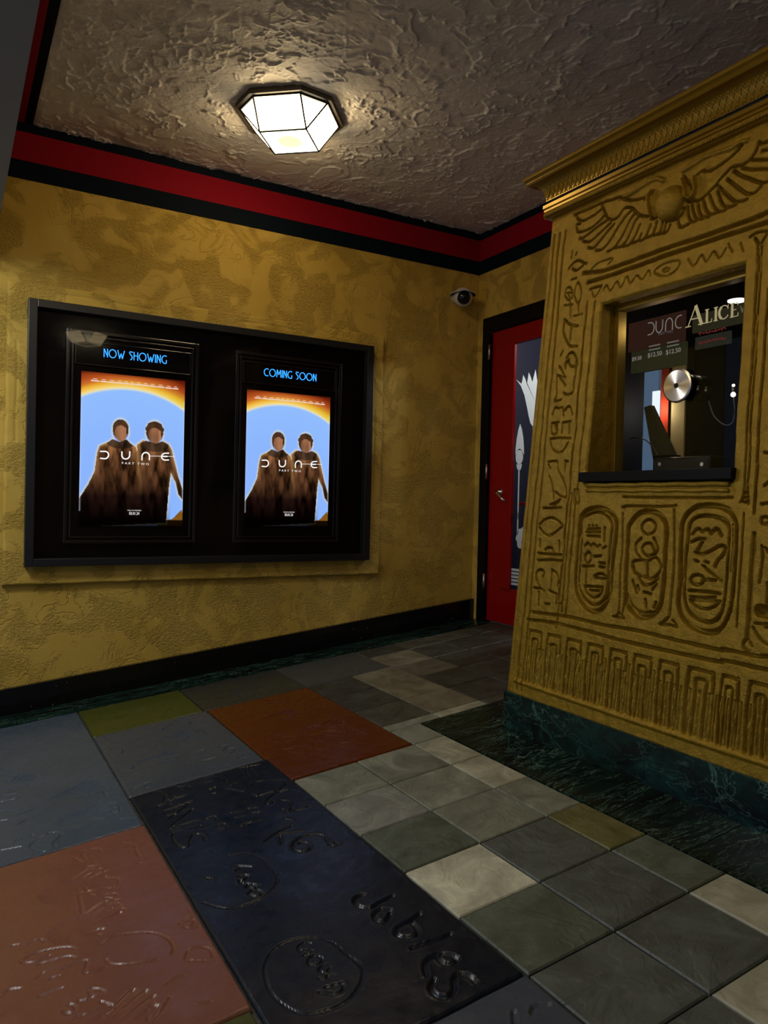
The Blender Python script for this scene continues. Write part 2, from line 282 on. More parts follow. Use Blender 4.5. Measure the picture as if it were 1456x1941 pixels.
# black speckled granite of the baseboard, specks' sparkle put in as pale dots
t = NT('speckled_granite'); v = t.coord(); vo = t.node('ShaderNodeTexVoronoi'); vo.inputs['Scale'].default_value = 26; t.l(v, vo.inputs['Vector'])
sp = t.math('LESS_THAN', vo.outputs['Distance'], .045)
M['granite'] = t.set(t.mix(sp, (.004,.004,.005), (.75,.75,.8)), .12)
BOOTH=[
 ('wing',0.011,0.011,'151,2164 243,2164 322,2162 377,2156 417,2154;165,2154 179,2135 201,2121 240,2120 281,2124 317,2135 322,2145;179,2081 197,2072 255,2069 296,2081 331,2097 339,2105;199,2043 221,2037 272,2053 316,2067 356,2076;220,2024 253,2011 286,2014 329,2036 378,2060;254,1986 291,1974 329,1998 362,2026 395,2046;304,1960 339,1954 373,1975 404,2010 435,2040 458,2060 486,2074;368,1938 399,1940 435,1967 457,1997 478,2030 505,2053;412,1941 447,1936 474,1955 495,1992 512,2022 531,2036;458,1933 490,1931 512,1950 529,1981 540,1998;511,1931 535,1934 549,1956;548,1930 571,1933 585,1955 594,1981;579,1934 603,1933 616,1951 622,1984;615,1933 638,1932 647,1951 652,1975;642,1929 659,1932 667,1958 670,1966;663,1926 681,1931 689,1951;317,2152 331,2128 349,2095 365,2076 397,2066 422,2075 445,2094 471,2092 494,2078 526,2044 552,2029 579,2019;419,2152 445,2134 493,2114 544,2105;553,2096 557,2107 575,2107;591,2006 611,2001 630,2004;179,2081 170,2113 192,2110;638,2002 667,1977 706,1964 741,1978 750,1996'),
 ('wing',0.011,0.011,'805,2005 831,2010 863,2026 884,2038 902,2055 923,2067 944,2079 972,2074 999,2075 1019,2084 1035,2102 1043,2124;1043,2130 1054,2120 1079,2118;1059,2093 1081,2090;1026,2074 1084,2053;985,2062 1026,2040 1056,2031 1088,2018;951,2065 981,2037 1030,2003 1070,1977 1092,1975;928,2042 959,2011 993,1977 1019,1957 1049,1955 1068,1970;893,2029 924,1993 955,1959 978,1943 1015,1939;890,2013 910,1969 929,1943 951,1935 976,1935;858,2007 878,1965 901,1935 921,1928 942,1933;832,1998 850,1954 869,1934 904,1931;807,1998 820,1959 835,1936 866,1926;783,1997 796,1960 812,1935 839,1929;764,1995 771,1962 788,1933 809,1930;726,1956 732,1936 747,1924 765,1926 778,1927;828,2107 865,2101 912,2111 949,2123 980,2144;733,2126 762,2088 778,2062;791,2105 814,2114 827,2115;754,2028 769,2014 804,2008'),
 ('wing',0.012,-0.012,'794,2103 793,2080 800,2048 792,2024 776,2021 760,2038 753,2067 738,2112'),
 ('wing',0.012,-0.012,'598,2114 580,2098 582,2065 589,2040 600,2011'),
 ('wing',0.02,-0.006,'422,2145 473,2144 530,2154 601,2161 642,2140'),
 ('wing',0.02,-0.006,'731,2145 776,2152 826,2160 892,2154 940,2148 970,2154 1001,2151'),
 ('main',0.012,0.012,'242,1876 348,1858 475,1856 613,1860 741,1861 860,1859 971,1860 1049,1860 1102,1864;273,1827 405,1826 549,1828 681,1833 805,1832 920,1832 1026,1831 1105,1830'),
 ('main',0.006,0.006,'370,1771 387,1787 414,1758 443,1791 469,1759 496,1798 518,1764 546,1790 577,1766 604,1795 616,1773;635,1784 672,1801 723,1801 752,1790 734,1759 690,1751 650,1767 635,1784;674,1779 693,1782 707,1771 689,1768 674,1779;788,1791 819,1757 847,1790 871,1758 899,1788 927,1756 949,1784;958,1798 978,1764;1007,1787 1021,1754;289,1793 356,1792;357,1786 326,1752 303,1781;290,1879 327,1899 404,1898 384,1878'),
 ('column',0.008,0.01,'1043,1798 1063,1805 1081,1805 1105,1800;1106,1795 1096,1778 1085,1762;1059,1789 1073,1768 1074,1751;1074,1751 1080,1693 1079,1652 1078,1610 1079,1540 1082,1456 1083,1372 1085,1333;1088,1750 1090,1690 1091,1635 1092,1579 1092,1509 1094,1453 1095,1398 1097,1331;1125,1599 1127,1530 1129,1447 1133,1337'),
 ('column',0.008,0.01,'1082,1369 1085,1319 1083,1291 1085,1236 1084,1203 1084,1134 1085,1065 1088,996 1090,942 1088,906 1079,884;1098,1367 1097,1298 1099,1201 1100,1119 1106,1023 1106,969 1104,941 1119,879;1131,1362 1132,1280 1134,1184 1136,1103 1139,1008 1141,941 1144,847;1096,917 1111,917;1093,901 1114,901;1090,887 1117,884;1162,1048 1176,1047;1170,938 1184,951;1166,880 1191,883'),
 ('column',0.008,0.009,'1102,846 1105,763 1107,686 1106,625 1108,549 1111,473;1148,783 1147,720 1148,659 1150,569 1152,495 1153,444;1154,783 1156,675 1159,570 1161,481 1161,445;1154,441 1144,418 1150,408 1170,402;1160,442 1177,421;1172,835 1195,836 1197,818 1174,817 1172,835;1181,743 1188,704 1185,663 1182,624;1194,738 1205,724;1178,494 1226,498;1173,480 1188,461 1208,444 1232,434;1210,627 1214,562'),
 ('column',0.03,0.016,'1194,536 1216,535'),
 ('main',0.011,0.01,'1046,391 1098,392 1148,392 1197,392 1235,398;1050,354 1118,357 1185,355 1238,357'),
 ('main',0.011,0.01,'113,386 349,397 541,393 714,397 870,391 1013,388 1053,388;95,349 250,360 453,356 635,348 799,347 948,347 1057,348'),
 ('glyphs',0.009,0.011,'160,1996 159,1968;190,1980 187,1974;144,1919 168,1935 195,1943 220,1935 240,1921 259,1914;171,1914 196,1900 223,1907 238,1913;168,1865 201,1865;243,1876 273,1875 310,1864 350,1857;272,1827 310,1828 353,1830;290,1793 318,1796 358,1792;148,1691 180,1666 210,1652 239,1644;149,1682 149,1644 164,1608 193,1569 218,1558 246,1554;197,1642 197,1588;186,1512 203,1530 226,1528 249,1499 255,1465 220,1470;202,1503 182,1476;158,1547 146,1529'),
 ('glyphs',0.007,0.008,'158,1835 140,1825 140,1801 166,1775 188,1783 182,1815 158,1835;213,1842 200,1821 202,1783 225,1748 241,1768 236,1809 213,1842;177,1762 188,1691;228,1744 237,1695;204,1695 260,1692;139,1756 193,1748;147,1810 180,1805;162,1799 174,1779'),
 ('glyphs',0.008,0.01,'143,1481 165,1461 183,1434;133,1443 174,1429 193,1426;155,1430 198,1388;134,1441 140,1396 146,1347 135,1325 178,1327;193,1500 180,1489 188,1464;198,1500 220,1470 249,1465;248,1489 253,1432 248,1399 249,1356 218,1346 188,1356;128,1264 144,1296 164,1291 188,1292 201,1277 230,1295 253,1256;197,1258 195,1275;133,1229 172,1228;129,1226 135,1182 169,1182 163,1224;154,1217 162,1193;201,1225 248,1227;197,1221 200,1180;240,1221 243,1177;128,1156 172,1159 258,1152;130,1148 149,1113 190,1094 222,1102 246,1134;133,1054 186,1055 201,1013 240,969 262,930 267,894;134,1042 149,1025;146,991 172,950 189,893;195,920 230,903 264,897;238,1055 257,1051;240,1045 242,1006;169,863 201,873 233,887;314,929 317,878 331,872 346,878 337,929'),
 ('glyphs',0.009,0.011,'129,848 170,849 243,852;197,859 228,879;115,773 147,798 187,807 222,800 258,778;117,761 150,738 186,730 224,746 264,775;130,709 129,677;251,708 254,665;121,648 174,648 270,651;163,663 182,676 211,674 218,659;123,616 200,624 279,625;123,548 130,569 152,577 171,565 165,544;123,548 137,518 157,500;119,494 155,494 185,487;151,479 156,420;218,583 247,572 264,550 264,515;218,577 221,538 223,503;216,492 265,482;263,480 266,438;193,433 227,435;303,447 281,444;304,481 302,412'),
 ('cart1',0.013,0.012,'366,816 389,839 428,853 473,854 513,842 549,818 562,786 563,743 560,654 561,582 558,511 536,462 490,438 440,446 394,484 369,534 363,601 361,695 363,782 366,816'),
 ('cart1',0.011,0.012,'373,805 401,823 440,837 485,834 521,813 539,785 538,738 539,652 545,545 540,502 510,473 467,467 424,488 390,529 383,603 382,696 377,752 373,805'),
 ('cart1',0.009,0.011,'409,765 476,770;405,754 480,757;410,739 480,739;419,766 417,780;439,766 437,781;459,767 457,782;502,776 504,722;402,698 416,710 432,699 451,708 468,698 484,704;502,693 516,701;423,673 409,653 416,632 429,627 442,641 440,663 423,673;398,613 463,619;422,606 426,547;458,657 496,663;490,634 522,634;492,619 521,618;471,574 491,590 520,589 534,576 471,574;423,534 473,537 521,539;424,528 442,505 478,494 511,509 522,535;455,521 504,523'),
 ('main',0.008,0.009,'589,833 601,692 605,587 612,454 586,433;627,666 636,555 634,454;612,454 641,434 586,433;581,859 595,858'),
 ('main',0.008,0.009,'585,858 612,865 722,865 820,867 836,870;828,853 846,686 848,564 848,470;843,465 824,446 808,435 854,440 886,437 864,458;580,900 845,898 1037,900'),
 ('cart2',0.014,0.012,'626,787 650,821 680,841 719,846 755,838 788,814 802,783 805,714 808,629 809,560 805,508 783,471 746,452 702,452 663,476 643,506 634,577 629,685 625,758 626,787'),
 ('cart2',0.009,0.011,'652,525 680,485 722,468 774,475;718,815 693,800 689,779 707,762 729,761 749,774 749,799 718,815;691,743 667,717 675,688 695,668;748,746 770,709 759,687;696,661 732,660 760,677 784,658 790,637 780,616 752,596 721,600 688,607 664,623 661,651 696,661;661,644 675,610;689,604 710,577 729,569 758,579 782,602;669,580 692,536;694,562 700,548;776,577 761,555;735,517 742,486;777,491 783,512;723,543 758,540;727,660 734,601;701,697 707,719 728,727 747,714 754,690 725,678 701,697'),
 ('cart3',0.013,0.012,'871,806 888,841 921,865 958,872 1004,866 1042,844 1066,816 1074,779 1079,684 1078,590 1073,526 1050,476 1016,445 972,438 932,452 898,480 881,524 881,602 872,702 871,769 871,806'),
 ('cart3',0.011,0.012,'903,804 928,830 962,836 1000,829 1028,809 1038,777 1042,681 1042,586 1034,521 1013,483 984,472 945,483 919,509 904,551 897,637 899,737 903,804'),
 ('cart3',0.005,0.006,'1051,810 1059,746 1061,651'),
 ('cart3',0.009,0.011,'915,768 936,790 949,779 967,790 978,774 993,793 1010,769;914,741 940,754 959,755;952,743 940,713;933,706 956,702 982,716 1009,735 1025,730 1020,705 1007,685 998,662;934,678 942,675;967,676 975,674;961,662 990,638 1021,619;943,629 927,619 924,603 945,593 963,603 963,623 943,629;966,615 1003,617;920,571 970,574 1018,574;930,549 972,552 1005,561;929,537 949,520 980,516 1004,527 1021,548;935,541 1017,548'),
]
FLOOR=[
 ('navy',0.013,0.008,'-2530,-2279 -2465,-2244 -2411,-2236;-2467,-2262 -2391,-2297;-2472,-2276 -2489,-2330;-2358,-2410 -2353,-2366 -2376,-2335 -2415,-2328 -2454,-2346 -2469,-2381 -2458,-2413 -2431,-2422 -2416,-2400 -2422,-2366 -2441,-2362;-2362,-2430 -2357,-2452;-2341,-2430 -2338,-2456;-2656,-2368 -2620,-2402;-2666,-2392 -2638,-2384;-2672,-2429 -2655,-2432 -2647,-2449 -2670,-2461 -2675,-2452 -2678,-2474 -2661,-2488;-2676,-2505 -2655,-2497 -2645,-2519 -2657,-2529 -2667,-2507;-2679,-2540 -2655,-2535 -2644,-2567 -2668,-2571 -2676,-2556 -2679,-2540'),
 ('navy',0.01,0.005,'-2624,-2870 -2637,-2853 -2657,-2860 -2661,-2879 -2645,-2890;-2662,-2899 -2634,-2902;-2636,-2918 -2658,-2923 -2662,-2944 -2643,-2954 -2627,-2942 -2636,-2918;-2631,-2963 -2652,-2974 -2645,-2992 -2626,-2986;-2629,-3016 -2643,-3006 -2653,-3018 -2665,-3003;-2668,-3041 -2626,-3050;-2626,-3050 -2632,-3070 -2657,-3073 -2685,-3046;-2755,-2374 -2747,-2391 -2736,-2385'),
 ('navy',0.012,0.004,'-2605,-2855 -2576,-2899 -2569,-2961 -2560,-3015 -2571,-3053 -2609,-3092 -2649,-3111 -2697,-3110 -2747,-3085 -2772,-3033 -2780,-2981 -2772,-2924 -2753,-2873 -2708,-2829 -2654,-2826 -2605,-2855;-2805,-2499 -2757,-2575 -2690,-2595 -2630,-2577 -2580,-2520 -2572,-2401 -2600,-2318 -2655,-2292'),
 ('navy',0.02,0.009,'-2407,-2754 -2433,-2754 -2448,-2772 -2444,-2803 -2424,-2823 -2390,-2816 -2345,-2811;-2385,-2866 -2406,-2846 -2433,-2857 -2437,-2890 -2416,-2897 -2393,-2879 -2426,-2907;-2328,-2928 -2371,-2940 -2410,-2945 -2427,-2966 -2417,-2990 -2390,-3002 -2373,-2990 -2368,-2951;-2424,-3040 -2371,-3048 -2313,-3051;-2392,-3109 -2391,-3136 -2368,-3149 -2354,-3137 -2371,-3106 -2405,-3100 -2431,-3110 -2449,-3146;-2369,-3235 -2367,-3213 -2379,-3191 -2403,-3193 -2424,-3225 -2450,-3235 -2468,-3216 -2466,-3188 -2443,-3171'),
 ('navy',0.011,0.007,'-2389,-1619 -2354,-1629 -2307,-1640;-2369,-1636 -2385,-1716 -2386,-1769;-2350,-1671 -2357,-1740;-2410,-1818 -2368,-1802 -2289,-1851 -2296,-1897 -2343,-1925 -2420,-1926 -2433,-1898;-2278,-2011 -2307,-1954 -2366,-1954 -2416,-1992 -2416,-2022 -2390,-2013;-2363,-2019 -2346,-2049 -2357,-2100;-2387,-2090 -2383,-2136 -2357,-2100 -2354,-2146;-2349,-2136 -2297,-2134;-2409,-2172 -2393,-2198;-2631,-1598 -2605,-1673;-2547,-1615 -2495,-1641;-2550,-1666 -2518,-1676;-2525,-1739 -2557,-1746;-2560,-1794 -2542,-1792;-2486,-1612 -2471,-1698;-2480,-1690 -2479,-1760;-2497,-1779 -2451,-1851;-2475,-1764 -2447,-1753;-2489,-2007 -2455,-2020;-2488,-2051 -2463,-2057;-2553,-1999 -2514,-2015;-2551,-2042 -2518,-2056;-2560,-2117 -2516,-2112 -2479,-2128;-2640,-1985 -2607,-1983 -2613,-2020;-2627,-2064 -2599,-2059 -2601,-2098 -2625,-2091'),
 ('navy',0.011,0.007,'-2733,-1607 -2710,-1676 -2730,-1739 -2681,-1716;-2758,-1763 -2692,-1739 -2640,-1734;-2715,-1720 -2714,-1783;-2745,-1819 -2636,-1801;-2636,-1801 -2754,-1898;-2745,-1863 -2649,-1867;-2649,-1867 -2756,-1951;-2751,-1969 -2659,-1975;-2764,-1979 -2668,-2023;-2759,-2002 -2658,-2044;-2689,-2147 -2685,-2100 -2707,-2070 -2731,-2102 -2742,-2142 -2766,-2141 -2777,-2090 -2772,-2031 -2754,-2020;-2670,-1608 -2606,-1670;-2657,-1602 -2643,-1682'),
 ('grey',0.009,0.006,'-2470,-833 -2431,-840;-2413,-771 -2378,-860 -2414,-910 -2431,-840;-2414,-910 -2344,-919;-2409,-995 -2313,-988;-2409,-1046 -2369,-1031 -2376,-1102;-2415,-1141 -2382,-1170;-2461,-841 -2529,-887 -2517,-924;-2505,-960 -2460,-975;-2510,-1032 -2465,-1047;-2487,-1126 -2448,-1087 -2415,-1141;-2374,-1318 -2342,-1324 -2380,-1380;-2359,-1376 -2322,-1386 -2365,-1436;-2339,-1437 -2314,-1480 -2356,-1507 -2314,-1534;-2482,-1302 -2443,-1303 -2443,-1325 -2489,-1350;-2484,-1376 -2463,-1415;-2488,-1435 -2430,-1433;-2482,-1520 -2438,-1538 -2413,-1559'),
 ('grey',0.009,0.006,'-2828,-760 -2750,-778;-2787,-796 -2756,-922;-2773,-907 -2739,-937;-2797,-1003 -2767,-983 -2743,-1027 -2760,-1080 -2794,-1061;-2813,-1295 -2755,-1334;-2775,-1257 -2742,-1275 -2761,-1309;-2788,-1382 -2746,-1380;-2818,-1448 -2743,-1476;-2801,-1533 -2732,-1503 -2758,-1543 -2745,-1562;-2659,-935 -2640,-940'),
 ('greyleft',0.009,0.006,'-2935,-1473 -2869,-1476;-2932,-1525 -2867,-1529;-2901,-1467 -2904,-1548;-2934,-1603 -2869,-1625;-2930,-1638 -2862,-1646;-2933,-1717 -2868,-1703;-2912,-1690 -2893,-1727 -2876,-1666;-2903,-1778 -2841,-1806;-3100,-1743 -3098,-1770 -3127,-1812 -3126,-1850 -3150,-1861 -3176,-1847 -3198,-1781 -3151,-1729 -3122,-1725 -3100,-1743'),
 ('greyleft',0.012,0.008,'-3246,-896 -3205,-981;-3250,-973 -3198,-1046;-3254,-1046 -3202,-1117;-3258,-1134 -3202,-1190;-3263,-1226 -3206,-1248;-3267,-1298 -3199,-1304;-3271,-1389 -3204,-1437;-3277,-1490 -3252,-1495;-3217,-1479 -3156,-1468;-3218,-1565 -3192,-1543;-3238,-1705 -3181,-1698;-3290,-1751 -3224,-1767'),
 ('brown',0.007,0.004,'-2998,-1988 -3003,-1960 -3028,-1946 -3054,-1962 -3052,-2015 -3066,-2015 -3082,-1974;-3043,-2044 -3026,-2047;-3059,-2060 -3022,-2078;-3059,-2092 -3020,-2106;-3049,-2137 -3023,-2141;-2929,-1969 -2898,-2006;-2923,-2035 -2901,-2046;-2894,-2010 -2899,-2101 -2878,-2112;-2913,-2146 -2893,-2162;-3029,-2178 -2989,-2194 -2988,-2235 -3012,-2251 -3030,-2233;-3043,-2261 -3064,-2260 -3079,-2224 -3072,-2180 -3048,-2189;-3037,-2275 -3006,-2290 -3015,-2312 -3040,-2292;-3043,-2309 -3002,-2331;-3043,-2336 -3006,-2355;-3035,-2360 -3001,-2390 -3009,-2414;-3037,-2411 -3010,-2418;-3098,-2181 -3105,-2289 -3108,-2391 -3091,-2412 -3044,-2406;-3150,-2505 -3162,-2489 -3189,-2472 -3237,-2459 -3277,-2473 -3255,-2496 -3212,-2492;-3239,-2515 -3177,-2525 -3155,-2545;-3187,-2574 -3131,-2574 -3145,-2625 -3126,-2636 -3091,-2637;-3087,-2526 -3055,-2511 -3011,-2524 -2961,-2558 -2931,-2612 -2929,-2665 -2939,-2683;-3089,-2601 -3080,-2632 -3039,-2662 -2975,-2687;-2915,-2726 -2896,-2697 -2870,-2702 -2850,-2732 -2862,-2772 -2911,-2739;-3295,-2382 -3278,-2388;-3254,-2402 -3238,-2390;-3225,-2400 -3215,-2415;-3174,-2438 -3154,-2429 -3159,-2464;-3124,-2428 -3084,-2438;-3118,-2464 -3099,-2462 -3080,-2484;-3208,-2747 -3193,-2728 -3182,-2748 -3191,-2765 -3208,-2747;-3174,-2730 -3148,-2737 -3143,-2704 -3125,-2714 -3115,-2737 -3142,-2736;-3143,-2788 -3118,-2789;-3130,-2762 -3106,-2797;-3188,-2784 -3169,-2786;-3135,-2816 -3123,-2842;-3112,-2833 -3090,-2832;-2980,-2798 -2960,-2787 -2936,-2791;-3038,-2912 -3011,-2883 -2982,-2846;-3047,-2896 -3025,-2832 -3026,-2861;-2887,-2565 -2849,-2544;-2881,-2586 -2869,-2603 -2836,-2612;-2867,-2564 -2848,-2570 -2859,-2594;-3334,-2596 -3314,-2579 -3286,-2590;-2938,-2913 -2908,-2923;-3252,-2650 -3200,-2653;-3251,-2570 -3233,-2557;-3220,-2596 -3200,-2598'),
 ('orange',0.008,0.005,'-1983,-817 -1900,-879;-1972,-875 -1920,-908;-1950,-1331 -1920,-1383 -1881,-1380;-1961,-1372 -1921,-1434;-2125,-1326 -2108,-1390 -2125,-1398;-2115,-1408 -2060,-1432;-2120,-1473 -2070,-1471;-2120,-1541 -2070,-1585;-2184,-1405 -2146,-1450;-2182,-1487 -2143,-1476;-2164,-1546 -2122,-1561;-2157,-1596 -2114,-1654;-2147,-1667 -2128,-1684;-1903,-1475 -1849,-1548;-1943,-1512 -1910,-1565;-1837,-1432 -1814,-1479 -1844,-1552;-1808,-1510 -1797,-1619;-1824,-1570 -1780,-1560;-1966,-1665 -1931,-1707;-1936,-1647 -1897,-1670;-2023,-1559 -2047,-1627 -2028,-1676;-2003,-1530 -1993,-1586'),
 ('darkgreen',0.008,0.004,'-2103,-720 -2021,-697;-2041,-610 -2069,-785;-1962,-579 -1941,-705;-1916,-549 -1987,-695;-2211,-551 -2162,-494;-2146,-630 -2112,-651'),
 ('slate',0.006,0.003,'-1449,-571 -1444,-619;-1343,-592 -1306,-672;-1300,-547 -1334,-687;-1438,-646 -1406,-657'),
 ('olive',0.008,0.004,'-2483,-689 -2441,-608 -2403,-580;-2764,-490 -2716,-461;-2483,-719 -2450,-734'),
 ('greybottom',0.02,0.007,'-2358,-3360 -2378,-3386;-2328,-3385 -2310,-3374 -2282,-3388'),
]
# ================================================================== setting
SL = 0.11438                                    # the floor climbs towards the door
def fz(x): return SL*x
CEIL = 2.90
def slab_prism(x0, x1, y0, y1, top, th):
    bm = bmesh.new()
    pts = [(x0,y0,fz(x0)+top), (x1,y0,fz(x1)+top), (x1,y1,fz(x1)+top), (x0,y1,fz(x0)+top)]
    return prism(bm, pts, (0,0,-th))
# slate tiles, one mesh: grout bed and cut stones
TILE = .28222
TX = [-2.252+TILE*i for i in range(-1, 9)]; TY = [-1.874-TILE*j for j in range(-6, 9)]
COLS = dict(W=(.48,.475,.355), L=(.34,.335,.245), M=(.185,.195,.145), O=(.135,.13,.045), G=(.088,.108,.080), D=(.080,.094,.083), K=(.052,.063,.057), P=(.185,.19,.165), T=(.155,.137,.088), E=(.060,.059,.042), F=(.040,.041,.032), Q=(.098,.09,.06))
# rows run from the long wall (first) towards the viewer, columns from the slabs towards the booth
ROWS = {-6: '...QFEEF', -5: '...TTFFF', -4: '..FTQFFF', -3: '..FTFFEF', -2: '..ETFFTF', -1: '..MLEQTE', 0: 'MML', 1: 'PML', 2: 'GMM', 3: 'WDO', 4: 'GDG', 5: 'DDL', 6: 'DLM', 7: 'MDG', 8: 'GLD'}
bm = bmesh.new(); cl = bm.loops.layers.float_color.new('stone')
poly(bm, [(-7,-7.2,fz(-7)-.012), (.6,-7.2,fz(.6)-.012), (.6,.2,fz(.6)-.012), (-7,.2,fz(-7)-.012)])
for f in bm.faces:
    for lp in f.loops: lp[cl] = (.05,.05,.043,1)
random.seed(4)
def tile(x0, x1, y0, y1, c):
    g = .0028; ch = .004; n0 = len(bm.faces); z = random.uniform(-.0012,.0008)
    x0, x1, y0, y1 = x0+g, x1-g, y0+g, y1-g
    lo = [bm.verts.new((x,y,fz(x)-.012)) for x,y in ((x0,y0),(x1,y0),(x1,y1),(x0,y1))]
    mi = [bm.verts.new((x,y,fz(x)-.004+z)) for x,y in ((x0,y0),(x1,y0),(x1,y1),(x0,y1))]
    hi = [bm.verts.new((x,y,fz(x)+z)) for x,y in ((x0+ch,y0+ch),(x1-ch,y0+ch),(x1-ch,y1-ch),(x0+ch,y1-ch))]
    fs = [bm.faces.new(hi)]
    for a, b in ((lo,mi),(mi,hi)):
        for i in range(4): fs.append(bm.faces.new((a[i], a[(i+1)%4], b[(i+1)%4], b[i])))
    k = random.uniform(.9,1.1); rnd = random.random()
    for f in fs:
        for lp in f.loops: lp[cl] = (c[0]*k, c[1]*k, c[2]*k, rnd)
XM, YM = -1.526, -1.672
for j, row in ROWS.items():
    y1 = -1.874-TILE*j; y0 = y1-TILE
    y1c = min(y1, -.255)
    for i, chh in enumerate(row):
        x0 = -2.252+TILE*i; x1 = x0+TILE
        if j >= 0 and i == 2: x1 = XM
        if j == -1 and i >= 2: y0c = max(y0, YM)
        else: y0c = y0
        if j == -1 and i == 2:
            tile(x0, x1, y0c, y1c, COLS[chh]); tile(x0, XM, y0, YM, COLS[chh]); continue
        if chh == '.' : continue
        tile(x0, min(x1,-.0), y0c, y1c, COLS[chh])
for j in range(9, 16):                          # behind the camera
    for i in range(3): tile(-2.252+TILE*i, XM if i == 2 else -2.252+TILE*(i+1), -1.874-TILE*(j+1), -1.874-TILE*j, COLS[random.choice('LMGDD')])
t = NT('slate'); v = t.coord(); at = t.node('ShaderNodeAttribute', attribute_name='stone')
off = t.node('ShaderNodeVectorMath', operation='ADD'); cmb = t.node('ShaderNodeCombineXYZ'); t.l(t.math('MULTIPLY', at.outputs['Alpha'], 31.), cmb.inputs[0]); t.l(v, off.inputs[0]); t.l(cmb.outputs[0], off.inputs[1]); vv = off.outputs[0]
n1 = t.noise(vv, 7, 6, .65, .8); n2 = t.noise(vv, 40, 5, .7); n3 = t.noise(vv, 3.2, 3, .6, 1.5)
led = t.ramp(n3, [(.44,0),(.46,.5),(.54,.55),(.555,1)])
sp = t.ramp(t.noise(vv, 55, 5, .75), [(.70,0),(.76,1)])
c = t.mix(1, at.outputs['Color'], t.ramp(n1, [(.25,.55),(.5,1),(.75,1.55)]), 'MULTIPLY')
c = t.mix(t.math('MULTIPLY', t.ramp(n2, [(.55,0),(.75,1)]), .25), c, (.30,.28,.19)); c = t.mix(t.math('MULTIPLY', sp, .5), c, (.45,.44,.38))
h = t.math('ADD', t.math('MULTIPLY', led, .5), t.math('ADD', t.math('MULTIPLY', n1, .9), t.math('MULTIPLY', n2, .25)))
M['slate'] = t.set(c, t.ramp(n1, [(.3,.38),(.7,.56)]), 0, t.bump(h, .5, .009), None, .45)
floor = struct('floor', bm, M['slate'])
# marble borders set in the floor: along the long wall, and round the booth
def marble_strip(name, rects):
    bm = bmesh.new()
    for x0,x1,y0,y1 in rects:
        pts = [(x0,y0,fz(x0)+.001),(x1,y0,fz(x1)+.001),(x1,y1,fz(x1)+.001),(x0,y1,fz(x0)+.001)]
        prism(bm, pts, (0,0,-.015))
    return struct(name, bm, M['marble_dark'])
g = .0015
xs = [-3.42,-3.13,-2.835,-2.55,-2.27,-1.98,-1.70,-1.41,-1.13,-.85,-.57,-.28,-.02]
marble_strip('trim_1', [(a+g, b-g, -.252, -.012) for a,b in zip(xs, xs[1:])])
ys = [-1.674,-1.957,-2.24,-2.53,-2.85,-3.15,-3.45,-3.74,-4.02,-4.3]
marble_strip('trim_2', [(-1.524, -1.20, b+g, a-g) for a,b in zip(ys, ys[1:])]+[(a+g, b-g, -1.955, -1.674) for a,b in ((-1.198,-.9),(-.9,-.6),(-.6,-.3),(-.3,-.02))])
# ceiling: hand-trowelled plaster with its real relief
def ceiling():
    U = np.arange(-3.087, .101, .0052); V = np.concatenate([np.arange(-7.1,-3.3,.03), np.arange(-3.3,.03,.0052)])
    X, Y = np.meshgrid(U, V)
    wx = X+.05*fbm(X*7,Y*7+40,3); wy = Y+.05*fbm(X*7+30,Y*7,3)
    a = fbm(wx*7+60, wy*7+20, 4); b = fbm(wx*11+7, wy*11+90, 4); c = fbm(wx*17+3, wy*17+50, 3)
    def step(n, th, s): return 1/(1+np.exp(-np.clip((n-th)/s,-30,30)))
    msk = lambda f, o: np.clip(fbm(X*f+o,Y*f+o,2)*2.4+.35,0,1)
    h = .0042*step(a,.05,.03)+.0036*step(b,.12,.035)*msk(3,1)
    rid = np.exp(-((a-.05)/.036)**2)*.0066*msk(6,5)+np.exp(-((b-.12)/.045)**2)*.0058*msk(7,9)+np.exp(-((c-.15)/.06)**2)*.0042*msk(4,31)
    h = h+rid+.003*fbm(X*2,Y*2,2)+.0012*fbm(X*34,Y*34,3)
    edge = np.clip(np.minimum(np.minimum(X+3.087, -Y+.03)/.03, 1), 0, 1)
    Z = CEIL+.006-h*edge
    me, _ = grid_mesh('ceiling', np.stack([X,Y,Z],-1)[:, ::-1])
    o = link('ceiling', me, M['ceiling']); tag(o, kind='structure')
ceiling()
struct('trim_3', boxbm(-3.130,-3.087,-7.1,-.012,CEIL-.002,CEIL+.05), M['navy_paint'])
struct('trim_4', boxbm(-3.28,-3.130,-7.1,-.012,CEIL-.004,CEIL+.05), M['red_paint'])
# walls
struct('wall_left', boxbm(-4.9,.2,0,.2,-.9,3.0), M['gold_stucco'])
bm = bmesh.new(); box(bm,0,.2,-.085,0,-.6,3.0); box(bm,0,.2,-1.26,-.085,2.245,3.0); box(bm,0,.2,-7.2,-1.26,-.6,3.0)
struct('wall_back', bm, M['gold_stucco'])
struct('wall_right', boxbm(-3.6,.2,-7.4,-7.2,-1,3.0), M['gold_stucco'])
# header over the street opening, its underside above the viewer
struct('wall_front', boxbm(-3.60,-3.272,-7.2,-.012,2.15,3.0), M['grey_plaster'])
struct('ceiling_street', boxbm(-4.9,-3.6,-7.2,-.012,2.9,3.0), M['grey_plaster'])
